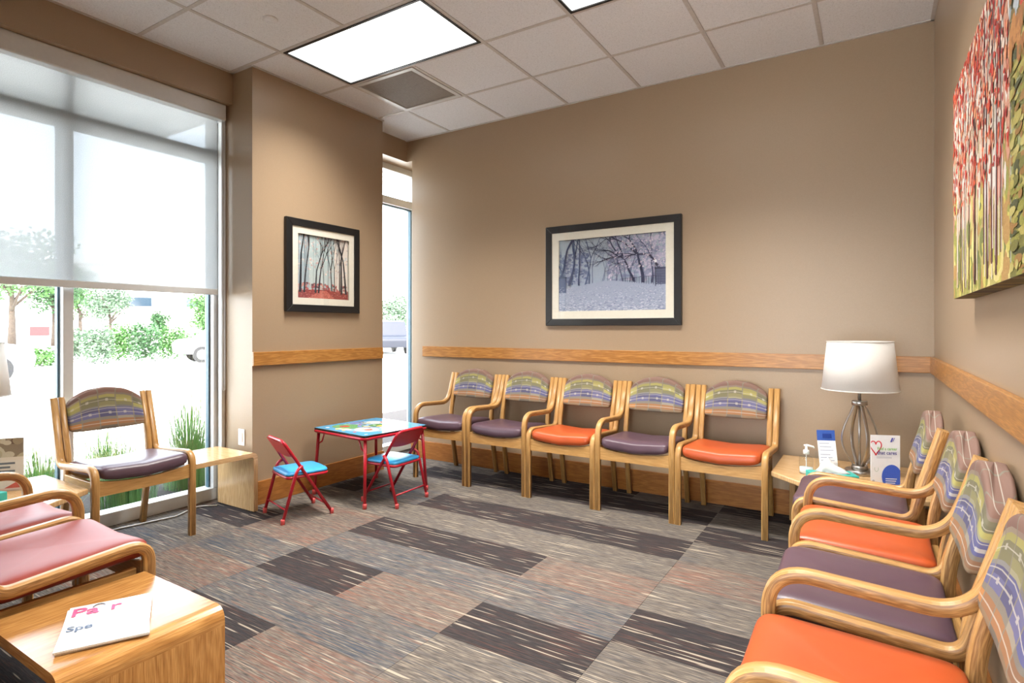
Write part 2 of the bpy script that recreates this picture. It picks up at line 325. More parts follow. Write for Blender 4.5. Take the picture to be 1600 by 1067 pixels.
# ---- flat prints: coloured shapes in picture coordinates, clipped to the sheet
class Print:
    def __init__(s, w, h): s.w, s.h, s.p = w, h, []
    def poly(s, pts, rgb):
        P = list(pts)
        for ax, lim, sgn in ((0, 0, 1), (0, s.w, -1), (1, 0, 1), (1, s.h, -1)):
            Q = []
            for i in range(len(P)):
                a, b = P[i - 1], P[i]; da, db = sgn * (a[ax] - lim), sgn * (b[ax] - lim)
                if (da < 0) != (db < 0): t = da / (da - db); Q.append((a[0] + (b[0] - a[0]) * t, a[1] + (b[1] - a[1]) * t))
                if db >= 0: Q.append(b)
            P = Q
            if len(P) < 3: return
        s.p.append((P, lin(rgb)))
    def rect(s, x0, y0, x1, y1, rgb): s.poly([(x0, y0), (x1, y0), (x1, y1), (x0, y1)], rgb)
    def ell(s, x, y, rx, ry, rgb, n=14, rot=0): s.poly([(x + rx * math.cos(t) * math.cos(rot) - ry * math.sin(t) * math.sin(rot), y + rx * math.cos(t) * math.sin(rot) + ry * math.sin(t) * math.cos(rot)) for t in [2 * math.pi * k / n for k in range(n)]], rgb)
    def stroke(s, pts, w, rgb):
        for (a, b), (wa, wb) in zip(zip(pts, pts[1:]), zip(w, w[1:])) if isinstance(w, list) else zip(zip(pts, pts[1:]), [(w, w)] * 99):
            d = math.hypot(b[0] - a[0], b[1] - a[1]) or 1; nx, ny = -(b[1] - a[1]) / d, (b[0] - a[0]) / d
            s.poly([(a[0] + nx*wa/2, a[1] + ny*wa/2), (b[0] + nx*wb/2, b[1] + ny*wb/2), (b[0] - nx*wb/2, b[1] - ny*wb/2), (a[0] - nx*wa/2, a[1] - ny*wa/2)], rgb)
    def tree(s, rnd, x, y, ang, ln, w, depth, rgb, spread=.5, bend=.12, shrink=.72):
        pts = [(x, y)]; ws = [w]; a = ang
        for k in range(4):
            a += rnd.uniform(-bend, bend); x += math.cos(a) * ln / 4; y += math.sin(a) * ln / 4; pts.append((x, y)); ws.append(w * (1 - .1 * (k + 1)))
        s.stroke(pts, ws, rgb)
        if depth > 0:
            for k in range(rnd.choice((2, 2, 3))): s.tree(rnd, x, y, a + rnd.uniform(-spread, spread), ln * shrink * rnd.uniform(.75, 1.1), w * .58, depth - 1, rgb, spread, bend, shrink)
    def build(s, name, mapf, parent, mat='print_ink', step=.000006):
        b = MB()
        for k, (P, c) in enumerate(s.p): b.quad([tuple(mapf(p[0], p[1], step * k)) for p in P], 0, c)
        o = b.build(name, mat, parent); o['kind'] = 'stuff'; return o
def text_mesh(txt, size, mat, name, parent, loc, rot, align='LEFT', sx=1.0, bold=0.0):
    cu = bpy.data.curves.new(name, 'FONT'); cu.body = txt; cu.size = size; cu.align_x = align; cu.offset = bold; cu.extrude = .0002
    t = bpy.data.objects.new('t', cu); C.objects.link(t); bpy.context.view_layer.update()
    me = bpy.data.meshes.new_from_object(t.evaluated_get(bpy.context.evaluated_depsgraph_get())); bpy.data.objects.remove(t)
    me.materials.clear(); me.materials.append(MATS[mat]); o = bpy.data.objects.new(name, me); C.objects.link(o)
    o.parent = parent; o.location = loc; o.rotation_euler = rot; o.scale = (sx, 1, 1); return o

# ------------------------------------------------------------------ room dimensions
ZC = 3.07; YB = 4.23; XR = .309; XL = -3.90; XG = -4.10; COLX = -3.67; CY0, CY1 = 2.44, 3.70; YF = .42; YH = -3.0
# floor with carpet planks
floor = struct(boxo('floor', 'carpet_beige', -4.12, XR + .1, YH, 4.62, -.12, -.006), 'carpet tile floor in grey, beige and rust stripes')
PW, PD = .6155, .313
MAP = {-1: {-3: 'b', -2: 'g', -1: 'b', 0: 'd', 1: 'b', 2: 'b', 3: 'd', 4: 'b', 5: 'b'},
       0: {-5: 'd', -4: 'b', -3: 'o', -2: 'o', -1: 'g', 0: 'o', 1: 'o', 2: 'b', 3: 'g', 4: 'b', 5: 'd', 6: 'b'},
       1: {-5: 'd', -4: 'o', -3: 'd', -2: 'g', -1: 'd', 0: 'g', 1: 'd', 2: 'b', 3: 'd', 4: 'b', 5: 'd', 6: 'd'},  # second-to-last plank: shade under the chairs put in as dark carpet
       2: {-5: 'b', -4: 'o', -3: 'o', -2: 'g', -1: 'o', 0: 'g', 1: 'd', 2: 'b', 3: 'd', 4: 'b', 5: 'd', 6: 'd'},  # plank before the last is dark for the chairs' shade here too
       3: {-4: 'd', -3: 'o', -2: 'b', -1: 'd', 0: 'g', 1: 'o', 2: 'b', 3: 'd', 4: 'b', 5: 'd', 6: 'b'},
       4: {-4: 'b', -3: 'd', -2: 'g', -1: 'b', 0: 'd', 1: 'b', 2: 'o', 3: 'b', 4: 'd', 5: 'b', 6: 'd'},
       5: {0: 'd', 2: 'd', 4: 'b', 5: 'd', 6: 'd'}}
CM = {'d': 'carpet_dark', 'b': 'carpet_beige', 'o': 'carpet_orange', 'g': 'carpet_blue'}
rnd = random.Random(4)
for c in range(-2, 6):
    for r in range(-17, 8):
        x0 = -3.345 + PW * c; y0 = 2.14 + PD * r; x1 = min(x0 + PW, XR); y1 = min(y0 + PD, 4.60); x0 = max(x0, -4.06); y0 = max(y0, YH)
        if x1 - x0 < .02 or y1 - y0 < .02: continue
        k = MAP.get(c, {}).get(r) or rnd.choice('dbogbd')
        b = MB(); g = .0007; b.box(x0 + g, x1 - g, y0 + g, y1 - g, -.006, 0); b.build('carpet_tile', CM[k], floor)

# walls
def wallbox(name, *a, label=None): return struct(boxo(name, 'wall_paint', *a), label)
wallbox('wall_back', -3.80, XR + .15, YB, YB + .40, 0, ZC + .2, label='tan painted back wall behind the row of five chairs')
wallbox('wall_right', XR, XR + .15, YH, YB, 0, ZC + .2, label='tan painted right wall behind the row of four chairs')
wallbox('wall_left_pier', XG - .1, COLX, CY0, CY1, 0, ZC + .2, label='tan painted pier between the two windows')
wallbox('wall_left_header', XL - .30, XL, YF - .12, CY0, 2.85, ZC + .2, label='dark tan soffit band above the window blind')
wallbox('wall_left_header_pocket', XL - .30, XL + .03, CY1, YB, 2.87, ZC + .2, label='tan soffit band above the narrow window')
wallbox('wall_left_pocket_jamb', XG - .1, -3.80, 4.60, 4.75, 0, ZC + .2)
wallbox('wall_left_pocket_soffit', XG - .1, -3.80, YB, 4.60, 2.87, ZC + .2)
wallbox('wall_front', XG - .1, -1.52, YF - .12, YF, 0, ZC + .2, label='tan wall behind the two chairs at the left')
wallbox('wall_hall_left', XG - .25, XG - .1, YH, YF - .12, 0, ZC + .2)
wallbox('wall_hall_end', XG - .25, XR + .15, YH - .15, YH, 2.6, ZC + .2); wallbox('wall_hall_end_left', XG - .25, -2.46, YH - .15, YH, 0, 2.6)
# rails and baseboards
struct(boxo('trim_1', 'oak_rail', -3.655, XR, YB - .02, YB, .975, 1.072, None, .003, 0), 'oak chair rail on the back wall')
struct(boxo('trim_2', 'oak_rail', XR - .02, XR, YH, YB - .02, .975, 1.072, None, .003, 1), 'oak chair rail on the right wall')
struct(boxo('trim_3', 'oak_rail', COLX, COLX + .02, CY0 - .002, CY1 - .01, .978, 1.075, None, .003, 1), 'short oak chair rail on the pier')
struct(boxo('baseboard_back', 'oak_baseboard', -3.80, XR, YB - .018, YB, 0, .165, None, .003, 0), 'oak baseboard along the back wall')
struct(boxo('baseboard_right', 'oak_baseboard', XR - .018, XR, YH, YB - .018, 0, .165, None, .003, 1))
struct(boxo('baseboard_pier', 'oak_baseboard', COLX, COLX + .018, CY0, CY1, 0, .165, None, .003, 1), 'oak baseboard along the pier')
struct(boxo('baseboard_front', 'oak_baseboard', -4.0, -1.52, YF, YF + .018, 0, .165, None, .003, 0))

# ceiling grid and lay-in tiles
T = .6096; U0, V0 = -3.328, 3.6346
ceil_ = struct(boxo('ceiling', 'ceiling_back', XG - .1, XR + .1, YH, 4.62, ZC + .03, ZC + .16), 'suspended ceiling of speckled white square tiles')
LIGHTS = [(0, 1), (3, 1), (3, 5), (3, 8), (0, 8)]  # last three are unseen, added behind the camera to brighten the room
skip = {(u + a, v) for u, v in LIGHTS for a in (0, 1)} | {(0, 0)}
for u in range(-1, 6):
    for v in range(-1, 11):
        if (u, v) in skip: continue
        x0, x1, y1, y0 = U0 + u*T, U0 + (u+1)*T, V0 - v*T, V0 - (v+1)*T
        x0 = max(x0, XL); x1 = min(x1, XR); y1 = min(y1, YB); y0 = max(y0, YH)
        if x1 - x0 < .03 or y1 - y0 < .03: continue
        g = .010; b = MB(); b.box(x0 + g, x1 - g, y0 + g, y1 - g, ZC + .003, ZC + .02); b.build('ceiling_tile', 'ceiling_tile', ceil_, .003, seg=1)
for u in range(0, 6):
    cuts = sorted(V0 - v*T for lu, v in LIGHTS if lu + 1 == u); segs = []; y = YH
    for c in cuts: segs.append((y, c - T + .012)); y = c - .012
    segs.append((y, YB))
    for a, b_ in segs:
        if b_ > a: boxo('grid_bar', 'grid_white', U0 + u*T - .012, U0 + u*T + .012, a, b_, ZC, ZC + .03, ceil_)
for v in range(0, 11): boxo('grid_bar', 'grid_white', XL, XR, V0 - v*T - .012, V0 - v*T + .012, ZC + .0006, ZC + .03, ceil_)
for a in ((XL, XR, YB - .02, YB), (XR - .02, XR, YH, YB), (XL, XL + .02, YF, CY0), (COLX, COLX + .02, CY0, CY1), (XL, COLX, CY0 - .02, CY0)):
    boxo('wall_angle', 'grid_white', *a, ZC - .002, ZC + .02, ceil_)
for k, (u, v) in enumerate(LIGHTS):
    x0, x1, y1, y0 = U0 + u*T + .013, U0 + (u+2)*T - .013, V0 - v*T - .013, V0 - (v+1)*T + .013
    lab = ['bright troffer ceiling light above the pier beside the air grille', 'bright troffer ceiling light cut off by the top edge of the photo', 'unseen ceiling light added behind the camera for fill', 'unseen fill ceiling light added in the hall near the right wall', 'unseen fill ceiling light added in the hall near the left wall'][k]
    t = thing('ceiling_light', lab, 'ceiling light', ((x0+x1)/2, (y0+y1)/2, ZC), 0, 'ceiling troffers')
    hx, hy = (x1-x0)/2, (y1-y0)/2
    b = MB(); w = .016
    for a in ((-hx, hx, -hy, -hy + w), (-hx, hx, hy - w, hy), (-hx, -hx + w, -hy + w, hy - w), (hx - w, hx, -hy + w, hy - w)): b.box(*a, -.004, .025)
    b.build('frame', 'black_metal', t)
    boxo('lens', 'light_lens', -hx + w, hx - w, -hy + w, hy - w, .004, .012, t)
    al = bpy.data.lights.new('tube_light', 'AREA'); al.shape = 'RECTANGLE'; al.size = 2*hx - .05; al.size_y = 2*hy - .05; al.energy = TUBE_WATTS; al.spread = R(112); al.color = (1, .965, .905)
    ao = bpy.data.objects.new('tube_light', al); C.objects.link(ao); ao.parent = t; ao.location = (0, 0, -.006)
# air grille: frame with a perforated face built as crossed bars
x0, y0 = U0 + .013, V0 - T + .013; s_ = T - .026
t = thing('air_grille', 'grey perforated return air grille in the ceiling beside the light', 'air vent', (x0, y0, ZC))
b = MB(); w = .035
for a in ((0, s_, 0, w), (0, s_, s_ - w, s_), (0, w, w, s_ - w), (s_ - w, s_, w, s_ - w)): b.box(*a, -.005, .02)
b.build('frame', 'frame_white', t, .002)
b = MB(); n = 44; st = (s_ - 2*w) / n
for k in range(1, n): b.box(w, s_ - w, w + k*st - .0032, w + k*st + .0032, .003, .0065); b.box(w + k*st - .0032, w + k*st + .0032, w, s_ - w, .002, .0055)
o = b.build('perforated_face', 'vent_grey', t); o['kind'] = 'stuff'
boxo('duct_back', 'ceiling_back', w, s_ - w, w, s_ - w, .016, .02, t)
b = MB(); b.lathe([(.0, -.004), (.036, -.004), (.041, -.001), (.041, .004), (0, .004)], 32); tag(b.build('sprinkler_cover', 'ceiling_tile', None, loc=(-3.02, 2.125, ZC)), 'round flush sprinkler cover plate in a ceiling tile', 'sprinkler')

# ------------------------------------------------------------------ windows
def window(name, ys, y0, y1, z1, tz, label):
    w = struct(bpy.data.objects.new(name, None), label); C.objects.link(w); w.location = (XG, 0, 0)
    f = .055
    boxo('sill_frame', 'frame_white', -.06, .05, y0, y1, 0, .085, w, .004)
    boxo('head_frame', 'frame_white', -.06, .05, y0, y1, z1 - .07, z1, w, .004)
    for y in [y0] + ys + [y1]:
        a, b_ = (y, y + f) if y == y0 else (y - f, y) if y == y1 else (y - f/2, y + f/2)
        boxo('mullion', 'frame_white', -.06, .05, a, b_, .085, z1 - .07, w, .004)
    E_ = [y0 + f - f/2] + ys + [y1 - f/2]
    for a, b_ in zip(E_, E_[1:]):
        boxo('transom', 'frame_white', -.055, .045, a + f/2, b_ - f/2, tz, tz + .075, w, .003)
        boxo('pane', 'window_glass', -.008, -.002, a + f/2, b_ - f/2, .085, tz, w)
        for e0 in (a + f/2, b_ - f/2 - .012): boxo('gasket', 'gasket_blue', -.03, .006, e0, e0 + .012, .085, tz, w)
        boxo('gasket', 'gasket_blue', -.03, .006, a + f/2, b_ - f/2, tz - .012, tz, w)
        boxo('transom_pane', 'window_glass', -.008, -.002, a + f/2, b_ - f/2, tz + .075, z1 - .07, w)
    return w
window('window_1', [1.497], YF, CY0, 2.86, 2.455, 'floor-to-ceiling storefront window behind the roller blind')
window('window_2', [], CY1, 4.60, 2.88, 2.475, 'narrow storefront window between the pier and the back wall')
w3 = struct(bpy.data.objects.new('fill_window', None), 'unseen glazed entry added behind the camera for fill daylight'); C.objects.link(w3); w3.location = (0, YH - .06, 0)  # unseen glazing, added to let frontal daylight into the room
for k in range(2, 6): boxo('mullion', 'frame_white', XG - .2 + k * .92 - .03, XG - .2 + k * .92 + .03, -.05, .05, 0, 2.6, w3, .004)
for k in range(2, 5): boxo('pane', 'window_glass', XG - .2 + k * .92 + .03, XG - .2 + k * .92 + .89, -.003, .003, 0, 2.6, w3)
# roller blind
t = thing('roller_blind', 'half-lowered translucent grey roller blind over the big window', 'window blind', (-3.99, 1.4, 2.85))
b = MB(); b.extrude(rrect(-.05, .045, -.115, 0, .01, 3), YF + .04 - 1.4, CY0 - .025 - 1.4, (0, 2, 1)); b.build('valance', 'frame_white', t)
b = MB(); ny, nz = 24, 16; Y0, Y1, Z0, Z1 = YF + .06 - 1.4, CY0 - .05 - 1.4, 1.515 - 2.85, -.06
for side, xo in ((0, -.0004), (1, .0004)):
    base = len(b.v)
    for j in range(nz + 1):
        for i in range(ny + 1): b.v.append((-.02 + xo, Y0 + (Y1 - Y0) * i / ny, Z0 + (Z1 - Z0) * j / nz))
    if side == 0:
        for j in range(nz):
            for i in range(ny): q = base + j*(ny+1) + i; b.face([q, q + 1, q + ny + 2, q + ny + 1], [(0, 0)] * 4, 0, True)
b.v = b.v[:(ny + 1) * (nz + 1)]
b.build('cloth', 'blind_cloth', t)
b = MB(); b.extrude(rrect(-.028, -.012, 1.482 - 2.85, 1.525 - 2.85, .005, 3), Y0, Y1, (0, 2, 1)); b.build('bottom_bar', 'frame_white', t)
b = MB(); ch = [(.02, CY0 - .035 - 1.4, -.08), (.02, CY0 - .035 - 1.4, -2.05), (.022, CY0 - .03 - 1.4, -2.06), (.034, CY0 - .025 - 1.4, -2.05), (.034, CY0 - .025 - 1.4, -.08)]; b.tube(ch, .0025, 6); b.build('pull_chain', 'frame_white', t)
boxo('side_channel', 'frame_white', -.045, .0, CY0 - .03 - 1.4, CY0 - .002 - 1.4, -2.8, -.1, t, .003)
# wall switch plate
t = thing('wall_switch', 'white rocker switch plate low on the pier side', 'switch', (-3.79, CY0, .47))
boxo('plate', 'switch_white', -.037, .037, -.006, 0, -.058, .058, t, .003); boxo('rocker', 'switch_white', -.017, .017, -.0095, -.006, -.034, .034, t, .0015)

# ------------------------------------------------------------------ waiting-room chairs
FW = .036; IW = .032
def make_chair(name, vin, armed):
    t = thing(name, '', 'chair'); parts = []
    top = (.268, .838)
    if armed: P2 = fillet([top, (.178, .580), (-.255, .603), (-.255, 0)], [.13, .105], 10)
    else: P2 = fillet([top, (.165, .465), (-.255, .495), (-.255, 0)], [.06, .065], 9)
    P1 = fillet([top, (.160, .47), (.250, 0)], [.55], 12)
    for sx in (-1, 1):
        b = MB(); b.sweep([(sx * (.2725 - FW/2), y, z) for y, z in P2], FW, .034, Vector((1, 0, 0)), .005, 1)
        parts.append(('arm_frame' if armed else 'side_frame', b, ['oak_chair', 'oak_lamination'], 0))
        b = MB(); b.sweep([(sx * (.2725 - FW - .003 - IW/2), y, z) for y, z in P1], IW, .036, Vector((1, 0, 0)), .005, 1)
        parts.append(('rear_leg', b, ['oak_chair', 'oak_lamination'], 0))
        b = MB(); b.box(sx * .2355 - (.022 if sx > 0 else 0), sx * .2355 + (0 if sx > 0 else .022), -.225, .17, .355, .41, 1); parts.append(('side_rail', b, ['oak_chair'], .003))
    b = MB(); n = 12; xs = [-.2365 + .473 * k / n for k in range(n + 1)]
    b.extrude([(x, .348) for x in xs] + [(x, .406 + .024 * (x / .2365) ** 2) for x in reversed(xs)], -.262, -.238, (0, 2, 1)); parts.append(('front_apron', b, ['oak_chair'], 0))
    b = MB(); b.box(-.2, .2, .172, .194, .36, .415, 0); parts.append(('rear_rail', b, ['oak_chair'], .003))
    def sd(p):
        x, y, z = p; u = x / .232; f = max(0, -(y) / .225)
        zz = z + .438 + .026 * u * u - .010 * (y / .225) + .012 * (1 - abs(u) ** 4) * (1 if z > 0 else 0) - .012 * f ** 6
        return (x, y - .057, zz)
    b = MB(); b.superell(.2335, .220, .040, .5, .16, sd, nu=56, nv=16); parts.append(('seat', b, [vin], 0))
    def bd(p):
        x, y, z = p; w = z / .125; cp = max(1e-3, (1 - min(1, abs(w)) ** 8.0) ** .125); x = x / cp * max(cp, .02) ** .30; u = max(-1, min(1, x / .199)); zt = .806 + .080 * (1 - abs(u) ** 2.2); zb = .640 - .004 * (1 - u*u)
        zz = zb + (zt - zb) * (w + 1) / 2; yy = .146 + (min(zz, .80) - .47) * .293 + y * .9 + .010 * (1 - u * u)
        return (x, yy, zz)
    b = MB(); b.superell(.199, .036, .125, .25, .36, bd, lambda p: (p[0], (p[2] / .125 + 1) / 2 + (max(0, p[1] + .025) * 5 if p[2] > .108 else 0)), nu=48, nv=20); parts.append(('backrest', b, ['block_fabric'], 0))
    for nm, b, mats, bev in parts: b.build(nm, mats, t, bev)
    return t
def dup(root, loc, rz, label, group):
    r = root.copy(); C.objects.link(r); r.location = loc; r.rotation_euler = (0, 0, rz); r['label'] = label; r['group'] = group
    for ch_ in list(root.children):
        c = ch_.copy(); C.objects.link(c); c.parent = r
    return r
PROTO = {}
def chair(vin, armed, loc, rz, label, group):
    k = (vin, armed)
    if k not in PROTO:
        t = make_chair('waiting_chair', vin, armed); PROTO[k] = t; t.location = loc; t.rotation_euler = (0, 0, rz); t['label'] = label; t['group'] = group; return t
    return dup(PROTO[k], loc, rz, label, group)
GB = 'chairs in a row along the back wall'
for k, (v, a, lab) in enumerate([('vinyl_purple', True, 'purple-seat oak armchair at the window end of the back-wall row'),
        ('vinyl_purple', True, 'purple-seat oak armchair second from the narrow window, left of the orange-seat chair'),
        ('vinyl_orange', False, 'orange-seat armless oak chair in the middle of the back-wall row'),
        ('vinyl_purple', True, 'purple-seat oak armchair between two orange-seat chairs on the back wall'),
        ('vinyl_orange', False, 'orange-seat armless oak chair beside the corner table with the lamp')]):
    chair(v, a, (-2.985 + .5485 * k, 3.905, 0), 0, lab, GB)
GR = 'chairs in a row along the right wall'
for k, (v, a, lab, dx, dr) in enumerate([('vinyl_purple', False, 'purple-seat armless oak chair on the right wall next to the corner table', -.05, 0),
        ('vinyl_orange', True, 'orange-seat oak armchair on the right wall between two purple-seat chairs', 0, 0),
        ('vinyl_purple', False, 'purple-seat armless oak chair on the right wall between two orange-seat armchairs', 0, 0),
        ('vinyl_orange', True, 'nearest orange-seat oak armchair, cut off by the lower right corner', 0, 0)]):
    chair(v, a, (.018 + dx, 3.068 - .550 * k, 0), R(-90 + dr), lab, GR)
chair('vinyl_purple', False, (-3.725, 1.655, 0), R(90), 'purple-seat armless oak chair with its back to the big window', 'chairs along the window wall')
GL = 'chairs along the front wall'
chair('vinyl_rust', True, (-2.95, .775, 0), R(180), 'rust-seat oak armchair at the left edge by the window corner', GL)
chair('vinyl_rust', False, (-2.40, .775, 0), R(180), 'rust-seat armless oak chair beside the magazine table', GL)

# ------------------------------------------------------------------ tables
def waterfall(name, label, loc, rz, L, D, wood_, leg_side=1):
    # top runs along local x from 0 to L, end panel at x = L (waterfall edge), depth D along y
    t = thing(name, label, 'table', loc, rz); th = .030; H = .405
    prof = [(0, H), *[(p[0], p[1]) for p in fillet([(0, H), (L, H), (L, H - .2)], [.045], 8)][1:-1], (L, H - .055), (L - th, H - .055), *reversed([(p[0], p[1]) for p in fillet([(0, H - th), (L - th, H - th), (L - th, H - .2)], [.014], 5)][1:-1]), (0, H - th)]
    b = MB(); b.extrude(prof, -D/2, D/2, (0, 2, 1)); b.build('table_top', wood_, t)
    b = MB(); b.box(L - th, L, -D/2, D/2, .008, H - .055, 2); b.build('end_panel', wood_, t)
    for sy in (-1, 1):
        b = MB(); b.box(-.0, .05, sy * (D/2 - .06) - .018, sy * (D/2 - .06) + .018, H - th - .012, H - th); b.build('bracket', 'bracket_black', t)
        b = MB(); b.lathe([(.010, 0), (.010, .008)], 12, (L - th/2, sy * (D/2 - .04), 0)); b.build('glide', 'bracket_black', t)
    b = MB(); b.box(L - th - .045, L - th, -.02, .02, H - th - .012, H - th); b.build('bracket', 'bracket_black', t)
    return t
waterfall('side_table', 'pale oak waterfall side table under the switch plate by the window', (-3.735, 1.93, 0), R(90), .455, .42, 'oak_pale')
waterfall('side_table', 'oak waterfall table holding the magazines in the lower left corner', (-2.125, .797, 0), 0, .475, .42, 'oak_table')
def corner_table(label, poly, legs):
    t = thing('corner_table', label, 'table', (0, 0, 0)); b = MB(); b.extrude(poly, .375, .405, (0, 1, 2)); b.build('table_top', 'oak_pale', t, .006)
    for x, y in legs:
        b = MB(); b.box(x - .018, x + .018, y - .018, y + .018, 0, .375, 2); b.build('leg', 'oak_chair', t, .003)
corner_table('oak corner table with cut front edge carrying the silver lamp', [(-.505, 4.19), (-.505, 3.66), (-.27, 3.43), (.27, 3.43), (.27, 4.19)], [(.2, 4.12), (-.44, 4.13), (.2, 3.49)])
corner_table('oak corner table at the left edge between window and front wall', [(-4.01, .46), (-3.235, .46), (-3.235, 1.02), (-3.47, 1.37), (-4.01, 1.37)], [(-3.95, .52), (-3.95, 1.3), (-3.3, .52)])

# ------------------------------------------------------------------ lamps
def lamp(loc, label):
    t = thing('table_lamp', label, 'lamp', loc)
    b = MB(); b.lathe([(0, 0), (.072, 0), (.074, .004), (.074, .022), (.070, .026), (0, .026)], 36); b.build('base', 'brushed_nickel', t)
    b = MB(); b.lathe([(.0, .026), (.042, .026), (.042, .046), (.036, .05), (0, .05)], 32); b.build('lower_collar', 'brushed_nickel', t)
    b = MB(); b.lathe([(0, .395), (.038, .395), (.041, .398), (.041, .416), (.038, .42), (0, .42)], 32); b.build('upper_collar', 'brushed_nickel', t)
    b = MB(); b.lathe([(.0065, .05), (.0065, .395)], 12); b.lathe([(.0085, .42), (.0085, .545), (.003, .55), (.003, .74)], 12); b.build('stem', 'brushed_nickel', t)
    for k in range(4):
        a = R(25 + 90 * k); pts = []
        for i in range(25):
            u = i / 24; rr = .030 + .066 * math.sin(math.pi * u ** .85) ** 1.25; pts.append((math.cos(a) * rr, math.sin(a) * rr, .046 + .355 * u))
        b = MB(); b.sweep(pts, .017, .005, Vector((-math.sin(a), math.cos(a), 0)), .001); b.build('bowed_arm', 'brushed_nickel', t)
    b = MB(); b.lathe([(.195, .482), (.166, .762)], 56); b.f = b.f[:56]; b.uv = b.uv[:56]; b.mi = b.mi[:56]; b.sm = b.sm[:56]; b.ink = b.ink[:56]
    sh = b.build('lamp_shade', 'shade_cloth', t); md = sh.modifiers.new('thickness', 'SOLIDIFY'); md.thickness = .002
    for r_, z in ((.196, .484), (.167, .760)):
        b = MB(); b.tube([(r_ * math.cos(R(10*k)), r_ * math.sin(R(10*k)), z) for k in range(36)], .0028, 6, 0, True); b.build('shade_trim', 'shade_cloth', sh)
    b = MB()
    for k in range(3):
        a = R(120 * k); b.tube([(0, 0, .735), (.165 * math.cos(a), .165 * math.sin(a), .755)], .0018, 6)
    b.build('shade_spider', 'brushed_nickel', sh)
    b = MB(); b.lathe([(0, .54), (.016, .54), (.03, .59), (.03, .615), (.018, .64), (0, .645)], 20); b.build('bulb', 'white_plastic', t)
    return t
lamp((-.065, 3.87, .405), 'silver cage table lamp with white drum shade on the right corner table')
lamp((-3.96, 1.0, .405), 'table lamp whose white shade is cut off at the left edge')

# ------------------------------------------------------------------ corner-table items
t = thing('pump_bottle', 'clear hand sanitizer pump bottle on the corner table', 'bottle', (-.325, 3.71, .405))
b = MB(); b.lathe([(0, 0), (.034, 0), (.037, .004), (.037, .088), (.034, .098), (.018, .106), (.013, .108), (.013, .118), (0, .118)], 28, sc=(1, .72)); b.build('bottle_body', 'clear_plastic', t)
b = MB(); b.lathe([(0, .003), (.034, .003), (.0345, .038), (0, .038)], 28, sc=(1, .7)); b.build('gel_fill', 'gel', t)
b = MB(); b.lathe([(.0165, .112), (.0165, .132), (.014, .136), (.007, .138), (.006, .158), (0, .158)], 20); b.tube([(-.012, 0, .160), (.004, 0, .163), (.036, 0, .158), (.041, 0, .150)], [.006, .007, .005, .004], 8); b.build('pump_head', 'white_plastic', t)
b = MB(); b.lathe([(.0025, .01), (.0025, .11)], 8); b.build('dip_tube', 'white_plastic', t)
t = thing('tissue_box', 'teal tissue box with a pulled-up white tissue beside the bottle', 'tissue box', (-.19, 3.60, .405), R(24))
b = MB(); b.box(-.115, .115, -.06, .06, 0, .045); b.build('carton', 'teal_card', t, .003)
b = MB(); b.extrude(rrect(-.08, .08, -.03, .03, .028, 5), .045, .0462, (0, 1, 2)); b.build('opening', 'card_white', t)
rnd = random.Random(3); b = MB(); n = 26; ridge = [(-.07, .012), (-.05, .065), (-.03, .082), (-.012, .070), (.01, .045), (.04, .032), (.075, .010)]
for k, (x, hh) in enumerate(ridge):   # crumpled fold: a wavy tent running along the slot
    for i in range(9):
        v = i / 8 * 2 - 1; b.v.append((x + .010 * math.sin(5 * v + k), .030 * v * (1 - .35 * hh / .08), .046 + hh * (1 - abs(v) ** 1.5) + rnd.uniform(0, .004)))
for k in range(len(ridge) - 1):
    for i in range(8): q = k * 9 + i; b.face([q, q + 9, q + 10, q + 1], [(0, 0)] * 4, 0, True)
o = b.build('tissue', 'tissue', t); md = o.modifiers.new('thickness', 'SOLIDIFY'); md.thickness = .001
# brochure holder with curled leaflet
t = thing('brochure_holder', 'clear holder with a curling blue and white leaflet left of the lamp', 'brochure holder', (-.225, 3.84, .405), R(24))
b = MB(); b.box(-.055, .055, -.035, .035, 0, .003); b.box(-.055, .055, .030, .033, 0, .11); b.box(-.055, .055, -.035, -.032, 0, .055); b.build('holder', 'clear_plastic', t)
pts = [(-.018, .008), (-.014, .055), (0, .11), (.018, .175), (.030, .235)]; b = MB()
for k in range(4):
    (y0, z0), (y1, z1) = pts[k], pts[k+1]; b.quad([(-.05, y0, z0), (.05, y0, z0), (.05, y1, z1), (-.05, y1, z1)], 0, lin((240, 241, 244)) if k < 3 else lin((62, 96, 178)))
    if k < 3:
        for q in range(3):
            a = (q + .5) / 3.4; yy, zz = y0 + (y1-y0)*a - .001, z0 + (z1-z0)*a; b.quad([(-.04, yy, zz), (.034 - .01*q, yy, zz), (.034 - .01*q, yy + .0008, zz + .004), (-.04, yy + .0008, zz + .004)], 0, lin((170, 176, 196)))
b.quad([(-.02, .0185, .19), (.03, .0185, .19), (.03, .0235, .215), (-.02, .0235, .215)], 0, lin((34, 62, 140)))
o = b.build('leaflet', 'print_ink', t); md = o.modifiers.new('thickness', 'SOLIDIFY'); md.thickness = .0008
